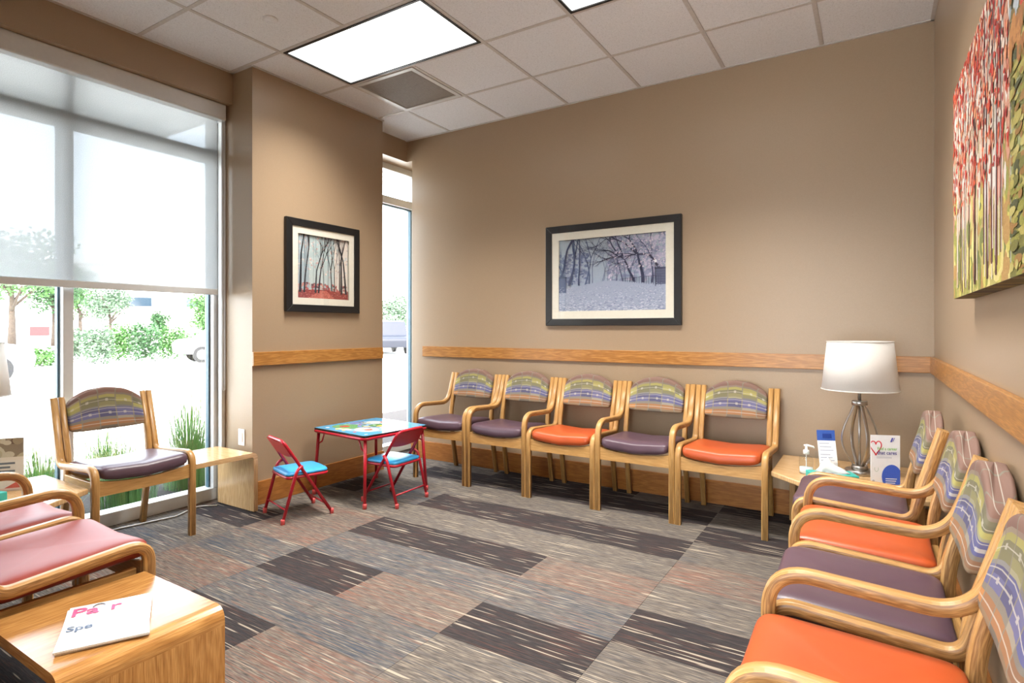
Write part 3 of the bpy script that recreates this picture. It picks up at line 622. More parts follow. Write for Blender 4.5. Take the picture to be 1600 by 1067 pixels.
# career sign
t = thing('sign_holder', 'white tabletop sign reading Find a career that cares', 'sign', (.055, 3.60, .405), R(22))
w, h = .14, .275
boxo('sign_card', 'card_white', -w/2, w/2, -.002, .002, .004, h, t)
boxo('foot', 'clear_plastic', -w/2, w/2, -.03, .03, 0, .004, t)
pr = Print(w, h)
heart = lambda k: (.024 + .027 * (math.sin(k) ** 3), .212 + .0026 * (13 * math.cos(k) - 5 * math.cos(2*k) - 2 * math.cos(3*k) - math.cos(4*k)))
pr.stroke([heart(k * .11) for k in range(0, 59)], .0055, (214, 52, 62))
pr.poly([(.092, .240), (.100, .240), (.108, .263), (.100, .263)], (82, 80, 170)); pr.poly([(.105, .245), (.108, .245), (.115, .263), (.112, .263)], (82, 80, 170))
pr.ell(.100, .058, .048, .064, (66, 98, 200), 28)
pr.stroke([(.027 + .009 * math.cos(R(a)), .098 + .014 * math.sin(R(a))) for a in range(150, 400, 15)], .002, (170, 190, 170))
for q in range(3): pr.rect(.070, .046 - q * .011, .124 - q * .004, .050 - q * .011, (236, 240, 250))
for q in range(2): pr.rect(.027, .160 - q * .005, .10, .1615 - q * .005, (160, 160, 170))
pr.ell(.012, .034, .006, .006, (176, 178, 190)); pr.rect(.010, .012, .018, .02, (40, 44, 60)); pr.rect(.02, .014, .045, .017, (170, 172, 182))
pr.build('print', lambda x, y, d: (x - w/2, -.0023 - d * 4, y), t)
RT = (R(90), 0, 0)
plain('ink_green', (120, 180, 72), .5); plain('ink_purple', (72, 66, 140), .5); plain('ink_pink', (226, 52, 110), .4); plain('ink_navy', (44, 62, 92), .4)
text_mesh('Find a career', .021, 'ink_green', 'lettering', t, (-.040, -.0052, .198), RT, sx=.85, bold=.0003); text_mesh('that cares', .026, 'ink_purple', 'lettering', t, (-.040, -.0052, .175), RT, sx=.9, bold=.0004)

# left corner-table items
t = thing('sign_holder', 'tabletop card with a photo on the table at the left edge', 'sign', (-3.80, 1.105, .405), R(55))
w, h = .20, .27; boxo('sign_card', 'card_white', -w/2, w/2, -.002, .002, .004, h, t); boxo('foot', 'clear_plastic', -w/2, w/2, -.035, .035, 0, .004, t)
pr = Print(w, h); pr.rect(0, .17, w, h, (150, 140, 128)); rnd = random.Random(8)
for k in range(26): pr.ell(rnd.uniform(0, w), rnd.uniform(.17, h), rnd.uniform(.01, .025), rnd.uniform(.01, .025), rnd.choice([(196, 190, 172), (170, 160, 140), (120, 104, 96), (210, 208, 198)]))
pr.rect(0, .155, w, .172, (236, 232, 230))
for q in range(4): pr.rect(.03, .135 - q * .02, .165 - (q % 2) * .02, .145 - q * .02, (120, 132, 150))
pr.poly([(.1, 0), (.2, 0), (.2, .06), (.15, .03)], (214, 110, 104)); pr.rect(.0, .0, .2, .012, (236, 214, 210)); pr.build('print', lambda x, y, d: (x - w/2, -.0023 - d * 4, y), t)
t = thing('tissue_box', 'teal tissue box corner on the table at the left edge', 'tissue box', (-3.62, .965, .405), R(20)); b = MB(); b.box(-.11, .11, -.06, .06, 0, .05); b.build('carton', 'teal_card', t, .003)
b = MB(); b.extrude(rrect(-.07, .07, -.025, .025, .024, 5), .05, .0512, (0, 1, 2)); b.build('opening', 'card_white', t)

# magazines
def magazine(label, loc, rz, cover):
    t = thing('magazine', label, 'magazine', loc, rz); w, h = .205, .27
    b = MB(); n = 10
    for j in range(n): # slight wave of the pages
        pass
    b.box(-w/2, w/2, -h/2, h/2, 0, .006); b.build('pages', 'page_edge', t, .001)
    pr = Print(w, h); pr.rect(0, 0, w, h, (236, 238, 240))
    if cover:
        pr.rect(0, .23, w, .27, (206, 222, 220)); rn = random.Random(5)
        for cx, cc in ((.072, (60, 46, 44)), (.155, (70, 48, 40))):
            pr.ell(cx, .245, .017, .02, cc); pr.ell(cx, .240, .012, .014, (214, 168, 146)); pr.ell(cx, .215, .02, .014, (96, 104, 124))
        for k in range(14): a, c_ = rn.uniform(.09, .2), rn.uniform(.08, .2); pr.stroke([(a, c_), (a + rn.uniform(-.02, .02), c_ + rn.uniform(-.006, .006))], .002, rn.choice([(150, 160, 176), (200, 204, 212), (214, 150, 190)]))
        for q in range(4): pr.rect(.012, .085 - q * .012, .10 - q * .014, .089 - q * .012, (170, 176, 184))
        pr.stroke([(.012, .165), (.07, .172)], .002, (180, 120, 160))
    pr.build('cover', lambda x, y, d: (x - w/2, y - h/2, .0063 + d * 3), t, 'glossy_ink')
    if cover:
        text_mesh('Pa', .072, 'ink_pink', 'lettering', t, (-.095, .065, .0080), (0, 0, 0), bold=.0015); text_mesh('r', .072, 'ink_pink', 'lettering', t, (-.002, .065, .0080), (0, 0, 0), bold=.0015)
        text_mesh('Spe', .042, 'ink_navy', 'lettering', t, (-.092, -.03, .0080), (0, 0, 0), bold=.0008)
    return t
mz = R(0)
magazine('second magazine lying underneath the pink-titled one', (-1.838, .772, .405), mz + R(62) + R(2), False)
magazine('glossy magazine with pink title lying on the lower left table', (-1.830, .770, .412), mz + R(62), True)

# ------------------------------------------------------------------ framed pictures
def frame_bars(t, w, h, bar, d, mat, bev):
    # local: x across, z up, front towards -y, back on y = 0 ; mitred bars
    for nm, pts in (('frame_bar', [(-w/2, -h/2), (w/2, -h/2), (w/2 - bar, -h/2 + bar), (-w/2 + bar, -h/2 + bar)]), ('frame_bar', [(-w/2, h/2), (w/2, h/2), (w/2 - bar, h/2 - bar), (-w/2 + bar, h/2 - bar)]),
                    ('frame_bar', [(-w/2, -h/2), (-w/2, h/2), (-w/2 + bar, h/2 - bar), (-w/2 + bar, -h/2 + bar)]), ('frame_bar', [(w/2, -h/2), (w/2, h/2), (w/2 - bar, h/2 - bar), (w/2 - bar, -h/2 + bar)])):
        b = MB(); b.extrude(pts, -d, 0, (0, 2, 1)); b.build(nm, mat, t, bev)
def picture(name, label, loc, rz, w, h, bar, mat_w, depth, fmat, painter):
    t = thing(name, label, 'picture', loc, rz); frame_bars(t, w, h, bar, depth, fmat, .004)
    iw, ih = w - 2*bar, h - 2*bar
    b = MB(); m_ = mat_w
    for a in ((-iw/2, iw/2, -ih/2, -ih/2 + m_), (-iw/2, iw/2, ih/2 - m_, ih/2), (-iw/2, -iw/2 + m_, -ih/2 + m_, ih/2 - m_), (iw/2 - m_, iw/2, -ih/2 + m_, ih/2 - m_)): b.box(a[0], a[1], -.0205, -.018, a[2], a[3])
    b.build('mat', 'mat_board', t)
    pw, ph = iw - 2*m_, ih - 2*m_; pr = Print(pw, ph); painter(pr, pw, ph); pr.build('print', lambda x, y, d: (x - pw/2, -.0048 - d, y - ph/2), t, step=min(.000006, .0125 / len(pr.p)))
    boxo('backing', 'mat_board', -iw/2, iw/2, -.004, -.001, -ih/2, ih/2, t)
    boxo('glazing', 'picture_glass', -iw/2, iw/2, -.0240, -.0225, -ih/2, ih/2, t)
    return t
def avenue(pr, w, h):
    rn = random.Random(12)
    for k in range(24): pr.rect(0, h * k / 24, w, h * (k + 1) / 24, (150 + k, 164 + k, 188 + k // 2))
    hy = h * .38; G = [(150, 156, 184), (184, 182, 206), (136, 144, 174), (170, 172, 196), (200, 194, 212)]
    for k in range(420): pr.ell(rn.uniform(.48, 1) * w, hy + rn.uniform(.02, .62) * h, rn.uniform(.006, .024), rn.uniform(.006, .018), rn.choice(G), 6)
    for k in range(200): pr.ell(rn.uniform(0, .30) * w, hy + rn.uniform(.0, .42) * h, rn.uniform(.006, .022), rn.uniform(.005, .016), rn.choice([(112, 126, 158), (132, 144, 174), (98, 112, 146), (152, 162, 186)]), 6)
    for k in range(26): x = rn.uniform(.02, .98) * w; pr.tree(rn, x, hy, 1.57 + rn.uniform(-.1, .1), rn.uniform(.06, .13), rn.uniform(.004, .008), 3, rn.choice([(116, 128, 158), (104, 114, 146), (130, 140, 168)]), .5, .15, .75)
    for x, ln, wd, a, c in ((.30, .24, .013, 1.65, (82, 96, 130)), (.26, .22, .012, 1.45, (90, 104, 138)), (.42, .12, .006, 1.5, (118, 130, 160)), (.56, .13, .008, 1.6, (90, 98, 130)), (.62, .15, .010, 1.55, (78, 86, 118)), (.68, .13, .008, 1.6, (84, 92, 124)), (.88, .18, .014, 1.5, (70, 78, 110)),
                          (.80, .22, .026, 1.62, (52, 58, 88)), (.73, .22, .020, 1.78, (48, 54, 84)), (.10, .24, .020, 1.30, (62, 76, 112)), (.20, .22, .014, 1.5, (64, 78, 114)), (.0, .3, .024, 1.15, (50, 62, 98)), (1.0, .24, .022, 1.9, (50, 54, 82)), (.06, .26, .014, 1.7, (70, 84, 118))):
        pr.tree(rn, x * w, hy - .015, a, ln, wd, 5, c, .62, .2, .74)
    for k in range(260): pr.ell(rn.uniform(.55, 1) * w, hy + rn.uniform(.18, .62) * h, rn.uniform(.003, .010), rn.uniform(.003, .008), rn.choice([(208, 200, 216), (186, 184, 208), (220, 210, 220), (160, 160, 190)]), 6)
    pr.poly([(0, 0), (w, 0), (w, hy * .86), (w * .52, hy * 1.06), (w * .45, hy * 1.06), (0, hy * .8)], (160, 170, 192))
    pr.rect(0, hy * .68, w * .075, hy * 1.25, (84, 98, 130)); pr.rect(0, hy * 1.22, w * .08, hy * 1.27, (64, 76, 108))
    pr.rect(w * .915, hy * .86, w, hy * 1.4, (92, 100, 126)); pr.rect(w * .905, hy * 1.38, w, hy * 1.44, (62, 68, 94))
    for q in range(5): pr.rect(w * .915, hy * (.94 + .09 * q), w, hy * (.955 + .09 * q), (70, 78, 104))
    pr.rect(w * .908, hy * .8, w * .914, hy * 1.62, (42, 46, 70)); pr.ell(w * .911, hy * 1.66, .010, .012, (240, 242, 248))
    for k in range(17): x = w * (.62 + .021 * k); pr.rect(x, hy * (1.0 - .011 * k), x + .0032, hy * (1.12 + .004 * k), (66, 72, 102))
    pr.stroke([(w * .62, hy * 1.11), (w * .96, hy * 1.17)], .003, (66, 72, 102))
    for k in range(900):
        y = rn.random() ** 1.3 * hy * .92; s_ = .002 + .005 * (1 - y / hy); pr.ell(rn.uniform(0, w), y, s_ * 1.6, s_ * .5, rn.choice([(190, 198, 214), (138, 148, 176), (176, 184, 204), (118, 128, 160), (206, 210, 222)]), 5)
    pr.rect(0, h - .004, w, h, (52, 58, 78))
def forest(pr, w, h):
    rn = random.Random(21)
    for k in range(20): f = k / 19; pr.rect(0, h * k / 20, w, h * (k + 1) / 20, (int(190 - 6*f), int(200 + 4*f), int(198 + 8*f)))
    pr.rect(w * .72, 0, w, h, (226, 218, 208)); pr.rect(0, 0, w * .22, h, (176, 196, 206))
    for k in range(240): pr.ell(rn.uniform(0, w), rn.uniform(.35, 1.0) * h, rn.uniform(.003, .011), rn.uniform(.003, .009), rn.choice([(222, 196, 190), (208, 172, 166), (188, 204, 210), (230, 216, 208), (200, 184, 180)]), 6)
    for k in range(26): x = rn.uniform(0, w); pr.stroke([(x, h * .16), (x + rn.uniform(-.006, .006), h * .6), (x + rn.uniform(-.01, .01), h)], .003, rn.choice([(150, 162, 166), (132, 142, 148), (168, 176, 176)]))
    for k in range(80): pr.ell(rn.uniform(0, w), rn.uniform(.1, .24) * h, rn.uniform(.006, .018), rn.uniform(.004, .012), rn.choice([(186, 108, 106), (166, 90, 92), (206, 150, 140), (120, 78, 82)]), 7)
    pr.poly([(0, 0), (w, 0), (w, h * .10), (w * .55, h * .15), (w * .15, h * .13), (0, h * .1)], (150, 70, 66))
    pr.poly([(w * .2, 0), (w * .72, 0), (w * .56, h * .13), (w * .44, h * .13)], (196, 112, 98))
    for k in range(160): pr.ell(rn.uniform(0, w), rn.uniform(0, .13) * h, rn.uniform(.003, .009), .002, rn.choice([(206, 118, 104), (150, 70, 68), (226, 156, 140), (120, 62, 62)]), 5)
    K = (44, 46, 52)
    for x, ln, wd, a, c, dp in ((.055, .30, .021, 1.56, K, 2), (.13, .20, .015, 1.48, K, 3), (.34, .17, .017, 1.52, (64, 66, 70), 4), (.40, .19, .014, 1.50, K, 3), (.66, .16, .011, 1.62, (70, 72, 74), 4), (.72, .18, .008, 1.57, (84, 84, 86), 3), (.83, .2, .011, 1.66, (60, 60, 62), 3), (.86, .28, .017, 1.58, K, 2), (.95, .26, .018, 1.62, K, 3), (.5, .14, .005, 1.6, (110, 116, 118), 3)):
        pr.tree(rn, x * w, h * .13 if wd < .012 else h * .09, a, ln, wd, dp, c, .30, .05, .8)
    pr.rect(0, h - .002, w, h, (50, 50, 54)); pr.rect(w - .0015, 0, w, h, (50, 50, 54))
picture('framed_picture', 'black framed pale blue photo of a tree avenue on the back wall', (-1.742, YB, 1.671), 0, 1.125, .815, .056, .062, .032, 'frame_charcoal', avenue)
picture('framed_picture', 'black framed photo of misty woods with red leaves on the pier', (COLX, 3.05, 1.716), R(90), .712, .70, .056, .052, .03, 'frame_black', forest)
# canvases on the right wall
def canvas(label, y0, y1, z0, z1, painter):
    t = thing('canvas_painting', label, 'painting', (XR - .0005, (y0 + y1) / 2, z0)); w, h = y1 - y0, z1 - z0; d = .058
    boxo('stretcher', 'page_edge', -d, 0, -w/2, w/2, 0, h, t)
    pr = Print(w, h); painter(pr, w, h); pr.build('painted_face', lambda x, y, k: (-d - .0005 - k, w/2 - x, y), t, 'canvas_ink', .000002)
    b = MB(); rn = random.Random(2)
    for k in range(20): b.quad([(-d, -w/2 + w*k/20, -.0006), (0, -w/2 + w*k/20, -.0006), (0, -w/2 + w*(k+1)/20, -.0006), (-d, -w/2 + w*(k+1)/20, -.0006)], 0, lin(rn.choice([(96, 90, 52), (70, 60, 44), (120, 110, 60), (60, 48, 40)])))
    b.build('wrapped_edge', 'canvas_ink', t)
def birches(pr, w, h):
    rn = random.Random(31)
    for k in range(30): f = k / 29; pr.rect(0, h * k / 30, w, h * (k+1) / 30, (int(176 + 30*f), int(168 + 14*f), int(98 + 80*f)))
    for k in range(260): pr.ell(rn.uniform(0, w), rn.uniform(0, .45) * h, rn.uniform(.01, .05), rn.uniform(.01, .07), rn.choice([(196, 186, 96), (150, 150, 74), (214, 200, 130), (176, 140, 84), (120, 128, 70)]), 7)
    for k in range(300): pr.ell(rn.uniform(0, w), rn.uniform(.3, 1) * h, rn.uniform(.008, .03), rn.uniform(.012, .06), rn.choice([(222, 196, 176), (228, 222, 214), (206, 150, 126), (196, 120, 96)]), 7)
    for k in range(26):
        x = rn.uniform(0, w); wd = rn.uniform(.008, .022); c = rn.choice([(226, 220, 214), (206, 196, 188), (110, 62, 56), (88, 50, 50), (214, 204, 190)])
        pr.stroke([(x, rn.uniform(0, .12) * h), (x + rn.uniform(-.01, .01), h * .5), (x + rn.uniform(-.03, .03), h)], wd, c)
    for x, wd in ((.72, .026), (.84, .02), (.5, .016), (.3, .014)): pr.tree(rn, x * w, .02, 1.57, h * .6, wd, 3, (84, 46, 50), .5, .06, .6)
    for k in range(900): y = (1 - rn.random() ** 1.6 * .62) * h; pr.ell(rn.uniform(0, w), y, rn.uniform(.004, .014), rn.uniform(.004, .018), rn.choice([(196, 48, 36), (214, 92, 56), (168, 34, 34), (228, 150, 108), (206, 70, 44), (232, 212, 196)]), 6)
def meadow(pr, w, h):
    rn = random.Random(33)
    for k in range(30): f = k / 29; pr.rect(0, h * k / 30, w, h * (k+1) / 30, (int(128 + 60*f), int(132 + 62*f), int(58 + 130*f)))
    for k in range(1500):
        y = rn.uniform(0, .75) * h; pr.ell(rn.uniform(0, w), y, rn.uniform(.012, .05), rn.uniform(.004, .013), rn.choice([(140, 138, 62), (112, 110, 52), (170, 158, 84), (72, 76, 44), (150, 112, 60), (182, 172, 104)]), 8)
    for k in range(200): pr.ell(rn.uniform(0, w), rn.uniform(.6, .85) * h, rn.uniform(.01, .04), rn.uniform(.01, .03), rn.choice([(166, 110, 60), (190, 130, 70), (130, 110, 60)]), 7)
    for x in (.25, .6): pr.tree(rn, x * w, h * .4, 1.6, h * .35, .03, 4, (70, 50, 48), .6, .1)
    for k in range(260): pr.ell(rn.uniform(0, w), rn.uniform(.72, 1) * h, rn.uniform(.005, .018), rn.uniform(.005, .016), rn.choice([(200, 60, 50), (190, 200, 206), (222, 110, 80), (166, 178, 188)]), 6)
canvas('unframed canvas of red-leaved birch trunks on the right wall', 1.615, 2.63, 1.348, 2.085, birches)
canvas('second canvas of a green meadow, cut off by the right edge', .60, 1.605, 1.348, 2.085, meadow)

# ------------------------------------------------------------------ children's table and chairs
t = thing('kids_table', 'red folding kids table with a colourful printed top', 'table', (-3.225, 3.13, 0), R(-5)); hw = .305
o_top = MB(); o_top.extrude(rrect(-hw, hw, -hw, hw, .045, 6), .486, .500, (0, 1, 2)); o_top.build('table_top', 'frame_black', t)
b = MB(); b.tube([(x, y, .478) for x, y in rrect(-hw + .006, hw - .006, -hw + .006, hw - .006, .045, 6)], .012, 8, 0, True); b.build('rim_tube', 'red_paint', t)
for sx in (-1, 1):
    for sy in (-1, 1):
        leg = MB(); leg.tube([(sx * (hw - .035), sy * (hw - .035), .478), (sx * (hw - .012), sy * (hw - .012), .02)], .0115, 10); lo = leg.build('leg', 'red_paint', t)
        b = MB(); b.lathe([(0, 0), (.0145, 0), (.0145, .032), (.0125, .035), (0, .035)], 14, (sx * (hw - .011), sy * (hw - .011), 0)); b.build('leg_tip', 'red_tip', lo)
        b = MB(); b.tube([(sx * (hw - .03), sy * (hw - .033), .38), (sx * (hw - .075), sy * (hw - .035), .40), (sx * (hw - .11), sy * (hw - .035), .474)], .006, 6); b.build('leg_brace', 'red_paint', lo)
pr = Print(2*hw - .02, 2*hw - .02); L_ = 2*hw - .02; rn = random.Random(6)
pr.rect(0, 0, L_, L_, (70, 160, 206)); pr.ell(L_*.5, L_*.5, L_*.42, L_*.4, (150, 190, 220), 24)
for x, y, rx, ry, c in ((.3, .3, .22, .16, (96, 170, 110)), (.6, .62, .2, .14, (70, 150, 90)), (.32, .72, .14, .1, (214, 220, 226)), (.66, .3, .18, .14, (226, 228, 230)), (.62, .58, .09, .07, (222, 196, 74)), (.25, .28, .07, .06, (206, 70, 60)), (.78, .76, .1, .07, (70, 76, 110)), (.45, .82, .14, .05, (196, 90, 84)), (.7, .3, .06, .05, (214, 120, 110)), (.15, .55, .08, .12, (110, 130, 190)), (.5, .42, .05, .05, (236, 206, 110)), (.84, .5, .06, .1, (60, 150, 110)), (.4, .15, .12, .05, (240, 232, 200))): pr.ell(L_*x, L_*y, L_*rx, L_*ry, c, 18, rn.uniform(-.5, .5))
pr.stroke([(L_ * (.08 + .028*k), L_ * (.46 + .09 * math.sin(k * .35))) for k in range(31)], .03, (120, 146, 196))
for k in range(40): pr.ell(rn.uniform(.06, .94) * L_, rn.uniform(.06, .94) * L_, rn.uniform(.006, .02), rn.uniform(.006, .016), rn.choice([(206, 70, 60), (232, 206, 90), (236, 240, 240), (60, 130, 80), (52, 84, 150)]), 9)
pr.build('printed_top', lambda x, y, d: (x - L_/2, y - L_/2, .5008 + d), t, 'glossy_ink')
def kids_chair(label, loc, rz):
    # faces local +y
    t = thing('kids_chair', label, 'chair', loc, rz, 'red folding kids chairs'); w = .15
    # back frame: front feet up and back to the top rail
    ft, tp = (.165, .012), (-.155, .50)
    P = [(-w, ft[0], ft[1]), (-w * .93, tp[0] + .02, tp[1] - .03), (w * .93, tp[0] + .02, tp[1] - .03), (w, ft[0], ft[1])]
    P[1] = (-w * .93, tp[0], tp[1] + .02); P[2] = (w * .93, tp[0], tp[1] + .02)
    b = MB(); b.tube(fillet(P, [.05, .05], 6), .0105, 8); b.build('back_frame', 'red_paint', t)
    for sx in (-1, 1):
        b = MB(); b.tube(fillet([(sx * (w + .0), -.035, .345), (sx * (w + .018), -.075, .335), (sx * (w + .012), -.165, .012)], [.06], 6), .0105, 8); b.build('rear_leg', 'red_paint', t)
        for y in (ft[0], -.165):
            b = MB(); b.lathe([(0, 0), (.0135, 0), (.0135, .03), (.0115, .033), (0, .033)], 12, (sx * (w if y > 0 else w + .012), y, 0)); b.build('leg_tip', 'red_tip', t)
    b = MB(); b.tube([(-w - .012, -.145, .085), (w + .012, -.145, .085)], .006, 6); b.build('rear_stretcher', 'red_paint', t)
    b = MB(); b.tube([(-w, .125, .075), (w, .125, .075)], .006, 6); b.build('front_stretcher', 'red_paint', t)
    b = MB(); n = 10; xs = [-w * .93 + 2 * w * .93 * k / n for k in range(n + 1)]
    b.extrude([(x, .515 - .004) for x in xs] + [(x, .415 - .015 * (1 - (x / (w * .93)) ** 2)) for x in reversed(xs)], -.006, .006, (0, 2, 1))
    b.v = [(x, y - .150 + (.5 - z) * .64 + .0, z) for x, y, z in b.v]; b.build('backrest', 'red_paint', t)
    b = MB(); b.tube([(x, y + .01, .278) for x, y in rrect(-w + .012, w - .012, -.135, .135, .03, 5)], .009, 8, 0, True); b.build('seat_rim', 'red_paint', t)
    def sdf(p): return (p[0], p[1] + .01, p[2] + .297 + .006 * (1 - (p[0] / w) ** 2) * (1 if p[2] > 0 else 0))
    b = MB(); b.superell(w - .008, .142, .014, .5, .22, sdf, nu=44, nv=10); b.build('seat', 'vinyl_blue', t)
    return t
kids_chair('red folding kids chair with blue seat left of the kids table by the pier', (-3.27, 2.515, 0), R(-16))
kids_chair('red folding kids chair with blue seat tucked at the near side of the kids table', (-2.945, 3.09, 0), R(92))

# power cord on the carpet
b = MB(); b.tube(fillet([(-3.88, 2.31, .006), (-3.97, 2.22, .006), (-3.88, 2.03, .006), (-3.91, 1.88, .006), (-3.94, 1.72, .006), (-3.94, 1.5, .006), (-3.93, 1.40, .006)], [.06] * 5, 6), .005, 6); tag(b.build('power_cord', 'cable_white'), 'white power cord lying on the carpet under the window chair', 'cord')

# ------------------------------------------------------------------ outside
GZ = -.12
struct(boxo('ground', 'concrete', -140, XG - .9, -80, 160, GZ - .3, GZ), 'pale sunlit pavement and parking outside the windows')
struct(boxo('planting_bed', 'mulch', XG - 2.3, XG - .06, -4, 12, GZ - .25, GZ + .06), 'dark mulch bed just outside the glass')
cn = boxo('canopy', 'soffit_white', -5.62, XG - .12, -6, 2.78, 3.0, 3.25); cn['kind'] = 'structure'
for k in range(10): boxo('soffit_board', 'soffit_white', -5.60 + .145 * k, -5.60 + .145 * k + .135, -6, 2.775, 2.985, 3.0, cn, .002)
cn = boxo('canopy', 'soffit_white', -4.95, XG - .12, 3.9, 9, 3.0, 3.25); cn['kind'] = 'structure'
for k in range(5): boxo('soffit_board', 'soffit_white', -4.94 + .145 * k, -5.19 + .145 * k + .135, 3.92, 9, 2.985, 3.0, cn, .002)
struct(boxo('roof', 'roof_dark', XG - .1, XR + .3, YH - .2, 4.75, ZC + .2, ZC + .4))
def grass(loc, h, n, seed, label, spread=.22):
    rn = random.Random(seed); b = MB()
    for k in range(n):
        a = rn.uniform(0, 6.28); r0 = rn.uniform(0, .20); ln = h * rn.uniform(.5, 1.15); out = spread * rn.uniform(.05, 1.5); w = .005; a0 = a; a = a0 + rn.uniform(-.9, .9)
        px, py = math.cos(a) * r0, math.sin(a) * r0; tx, ty = -math.sin(a) * w/2, math.cos(a) * w/2; prev = None
        for s_ in range(5):
            u = s_ / 4; x = px + math.cos(a) * out * u * u; y = py + math.sin(a) * out * u * u; z = ln * (u - .25 * u * u * (out / spread)); ww = 1 - .85 * u
            q = len(b.v); b.v += [(x - tx * ww, y - ty * ww, z), (x + tx * ww, y + ty * ww, z)]
            if prev is not None: b.face([prev, prev + 1, q + 1, q], [(0, 0)] * 4, 1 if u > .8 else 0, True)
            prev = q
    o = b.build('ornamental_grass', ['grass_blade', 'grass_tip'], None, loc=loc); return tag(o, label, 'grass', 'grass clumps outside the window')
for k, (y, x, h, n, lab) in enumerate([(2.62, -4.80, 1.0, 700, 'tall grass clump at the right end of the big window'), (2.08, -4.66, .62, 600, 'grass clump seen through the window chair, right of its back'), (1.58, -4.68, .68, 700, 'grass clump directly behind the window chair back'),
        (1.18, -4.95, .58, 500, 'grass clump left of the window mullion'), (2.25, -5.45, .62, 500, 'grass clump further out behind the side table'), (.62, -4.9, .6, 260, 'grass clump at the left end of the planting bed'), (3.3, -5.3, .8, 260, 'grass clump beyond the pier outside')]): grass((x, y, GZ + .06), h, n, 40 + k, lab)
def leaf_cloud(b, rn, c, r, n, size):
    for k in range(n):
        v = Vector((rn.gauss(0, 1), rn.gauss(0, 1), rn.gauss(0, 1))).normalized() * (rn.random() ** .4)
        p = Vector(c) + Vector((v.x * r[0], v.y * r[1], v.z * r[2])); a = Vector((rn.gauss(0, 1), rn.gauss(0, 1), rn.gauss(0, .6))).normalized() * size; d = a.orthogonal().normalized() * size * .6
        q = len(b.v); b.v += [tuple(p - a), tuple(p + d), tuple(p + a), tuple(p - d)]; b.face([q, q+1, q+2, q+3], [(0, 0)] * 4, 0)
def tree(loc, h, r, trunk_h, mat, seed, label, n=2600):
    rn = random.Random(seed); t = thing('tree', label, 'tree', loc, 0, 'trees across the parking lot')
    b = MB(); b.tube([(0, 0, 0), (.03, .02, trunk_h * .6), (0, 0, trunk_h + h * .3)], [.03 * h, .024 * h, .01 * h], 8)
    for k in range(6): a = k * 1.05; b.tube([(0, 0, trunk_h + h * .06 * k * .6), (math.cos(a) * r * .6, math.sin(a) * r * .6, trunk_h + h * (.25 + .05 * k))], [.012 * h, .004 * h], 6)
    b.build('trunk', 'bark', t); b = MB(); ch = h - trunk_h
    for k in range(14):
        a = rn.uniform(0, 6.28); u = rn.random(); rr = r * .62 * math.sqrt(rn.random()); leaf_cloud(b, rn, (math.cos(a) * rr, math.sin(a) * rr, trunk_h + ch * (.2 + .62 * u)), (r * .5, r * .5, ch * .2), n // 14, .035 * r + .05)
    b.build('foliage', mat, t)
def dirpt(px, dist, z=GZ):
    a = math.atan((px - 800) / 899.1) - R(32.09); return (math.sin(a) * dist, math.cos(a) * dist, z)
for px, dist, h, r, th, mat, seed, lab in ((18, 50, 8.6, 3.6, 2.4, 'leaf_green', 1, 'large leafy green tree at the left edge across the lot'), (84, 57, 7.2, 2.2, 1.8, 'leaf_dark', 2, 'darker tree behind the window mullion'),
        (172, 66, 6.4, 2.3, 1.6, 'leaf_grey', 3, 'grey-green airy tree seen right of the mullion'), (125, 75, 8, 3, 2, 'leaf_green', 4, 'green tree behind the grey-green tree'), (252, 58, 3.0, .9, .6, 'leaf_dark', 5, 'small round tree in front of the pale building'), (318, 42, 4.0, 1.2, .8, 'leaf_green', 6, 'slim young tree near the right window edge'), (610, 55, 5, 2.6, 1.2, 'leaf_grey', 7, 'pale tree seen through the narrow window')):
    tree(dirpt(px, dist), h, r, th, mat, seed, lab)
def shrub(loc, r, h, mat, seed, label):
    rn = random.Random(seed); b = MB()
    for k in range(6): a = k * 1.05; leaf_cloud(b, rn, (math.cos(a) * r[0] * .5, math.sin(a) * r[1] * .5, h * .5), (r[0] * .55, r[1] * .55, h * .5), 190, .07)
    tag(b.build('shrub', mat, None, loc=loc), label, 'shrub', 'shrubs in the parking strip')
for px, dist, rx, h, mat, lab in ((48, 27, 1.0, .7, 'leaf_green', 'low green shrub at the left behind the parked car'), (118, 30, .62, 1.4, 'leaf_grey', 'pale shrub just right of the window mullion'), (152, 27, .55, 1.5, 'leaf_grey', 'pale shrub in the middle of the parking strip'), (190, 29.5, .6, 1.6, 'leaf_green', 'green shrub left of the densest shrub'), (227, 27.5, .6, 1.7, 'leaf_dark', 'dense green shrub under the pale building'), (268, 30, .7, 1.5, 'leaf_green', 'green shrub beside the light post'), (304, 35, .9, 1.2, 'leaf_green', 'shrub behind the white car')):
    shrub(dirpt(px, dist, GZ), (rx, rx), h, mat, int(px), lab)
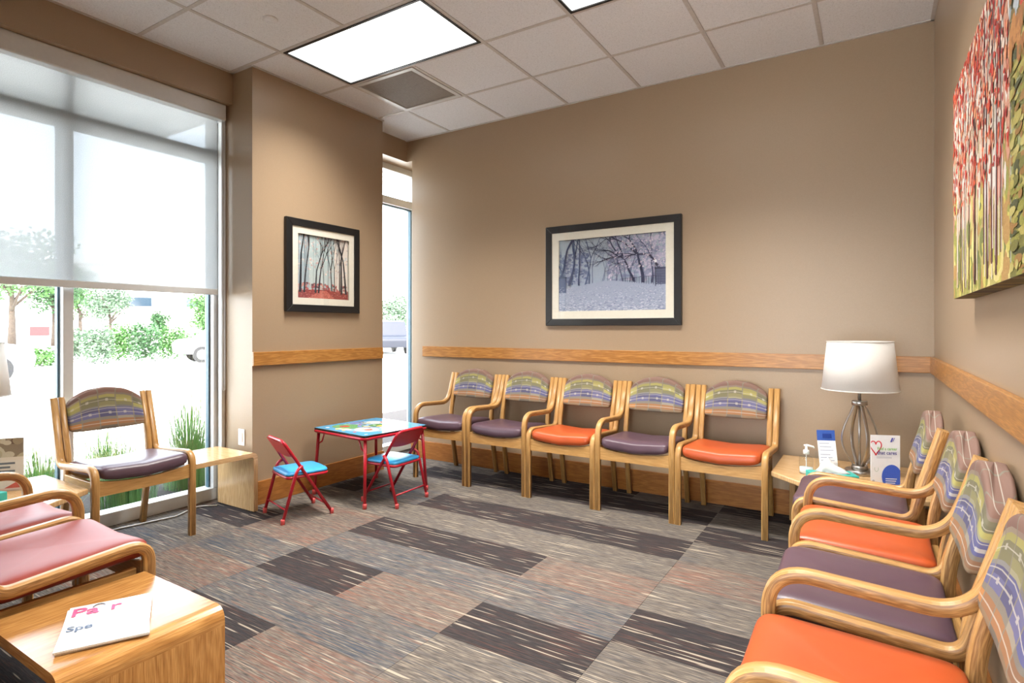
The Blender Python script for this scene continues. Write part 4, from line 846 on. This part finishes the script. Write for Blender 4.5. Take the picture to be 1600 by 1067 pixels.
def car(loc, rz, mat, label, tall=0):
    t = thing('car', label, 'car', loc, rz)
    zt = 1.45 + tall
    prof = [(-2.2, .35), (-2.25, .75), (-2.1, .9), (-1.5, .98), (-.9, zt - .05), (-.5, zt), (.9, zt), (1.5 + tall * 1.2, 1.0 + tall * .6), (2.15, .9), (2.25, .6), (2.2, .35)]
    b = MB(); b.extrude(prof, -.85, .85, (0, 2, 1)); b.build('car_body', mat, t, .06)
    for sy in (-1, 1):
        b = MB(); b.extrude([(-1.35, 1.0), (-.82, zt - .1), (-.05, zt - .08), (-.05, 1.0)], sy * .853 - .006, sy * .853 + .006, (0, 2, 1)); b.build('side_window', 'car_glass', t)
        b = MB(); b.extrude([(.05, 1.0), (.05, zt - .08), (.85, zt - .1), (1.25, 1.0)], sy * .853 - .006, sy * .853 + .006, (0, 2, 1)); b.build('side_window', 'car_glass', t)
        for x in (-1.4, 1.4):
            R_ = .33 + tall * .25; b = MB(); b.extrude([(x + R_ * math.cos(2*math.pi*k/20), R_ + R_ * math.sin(2*math.pi*k/20)) for k in range(20)], sy * .72, sy * .9, (0, 2, 1)); wl = b.build('wheel', 'rubber', t)
            b = MB(); b.extrude([(x + R_ * .6 * math.cos(2*math.pi*k/16), R_ + R_ * .6 * math.sin(2*math.pi*k/16)) for k in range(16)], sy * .9 - .01, sy * .9 + .012, (0, 2, 1)); b.build('hubcap', 'car_white', wl)
    return t
car(dirpt(-150, 19.5), R(95), 'car_grey', 'grey car cut off at the left edge of the window'); car(dirpt(368, 27), R(70), 'car_white', 'white car at the right edge of the big window'); car(dirpt(603, 33), R(148), 'car_blue', 'blue off-road vehicle seen through the narrow window', .35)
# far pale building, light post, red sign
t = thing('building', 'pale flat-roofed building across the parking lot', 'building', dirpt(262, 88), R(57))
boxo('wall', 'stucco', -14, 16, -5, 5, 0, 9, t); boxo('roof_edge', 'soffit_white', -14.3, 16.3, -5.3, 5.3, 9, 9.5, t)
for x in (-9, -2.6, 4, 10):
    f_ = boxo('window', 'frame_white', x - 1.6, x + 1.6, -5.08, -4.9, 3.9, 5.3, t); boxo('pane', 'car_glass', x - 1.45, x + 1.45, -5.12, -5.08, 4.05, 5.15, f_)
t = thing('light_post', 'tall pale parking lot light post', 'light post', dirpt(286, 38)); b = MB(); b.tube([(0, 0, 0), (0, 0, 7)], [.09, .06], 10); b.build('pole', 'frame_white', t); boxo('lamp_head', 'frame_white', -.25, .25, -.6, .1, 7, 7.15, t)
t = thing('road_sign', 'small red sign across the lot at the left', 'sign', dirpt(62, 48), R(60)); boxo('panel', 'sign_red', -.5, .5, -.04, .04, .9, 1.5, t); b = MB(); b.tube([(0, .06, 0), (0, .06, 1.3)], .04, 6); b.build('post', 'frame_white', t)
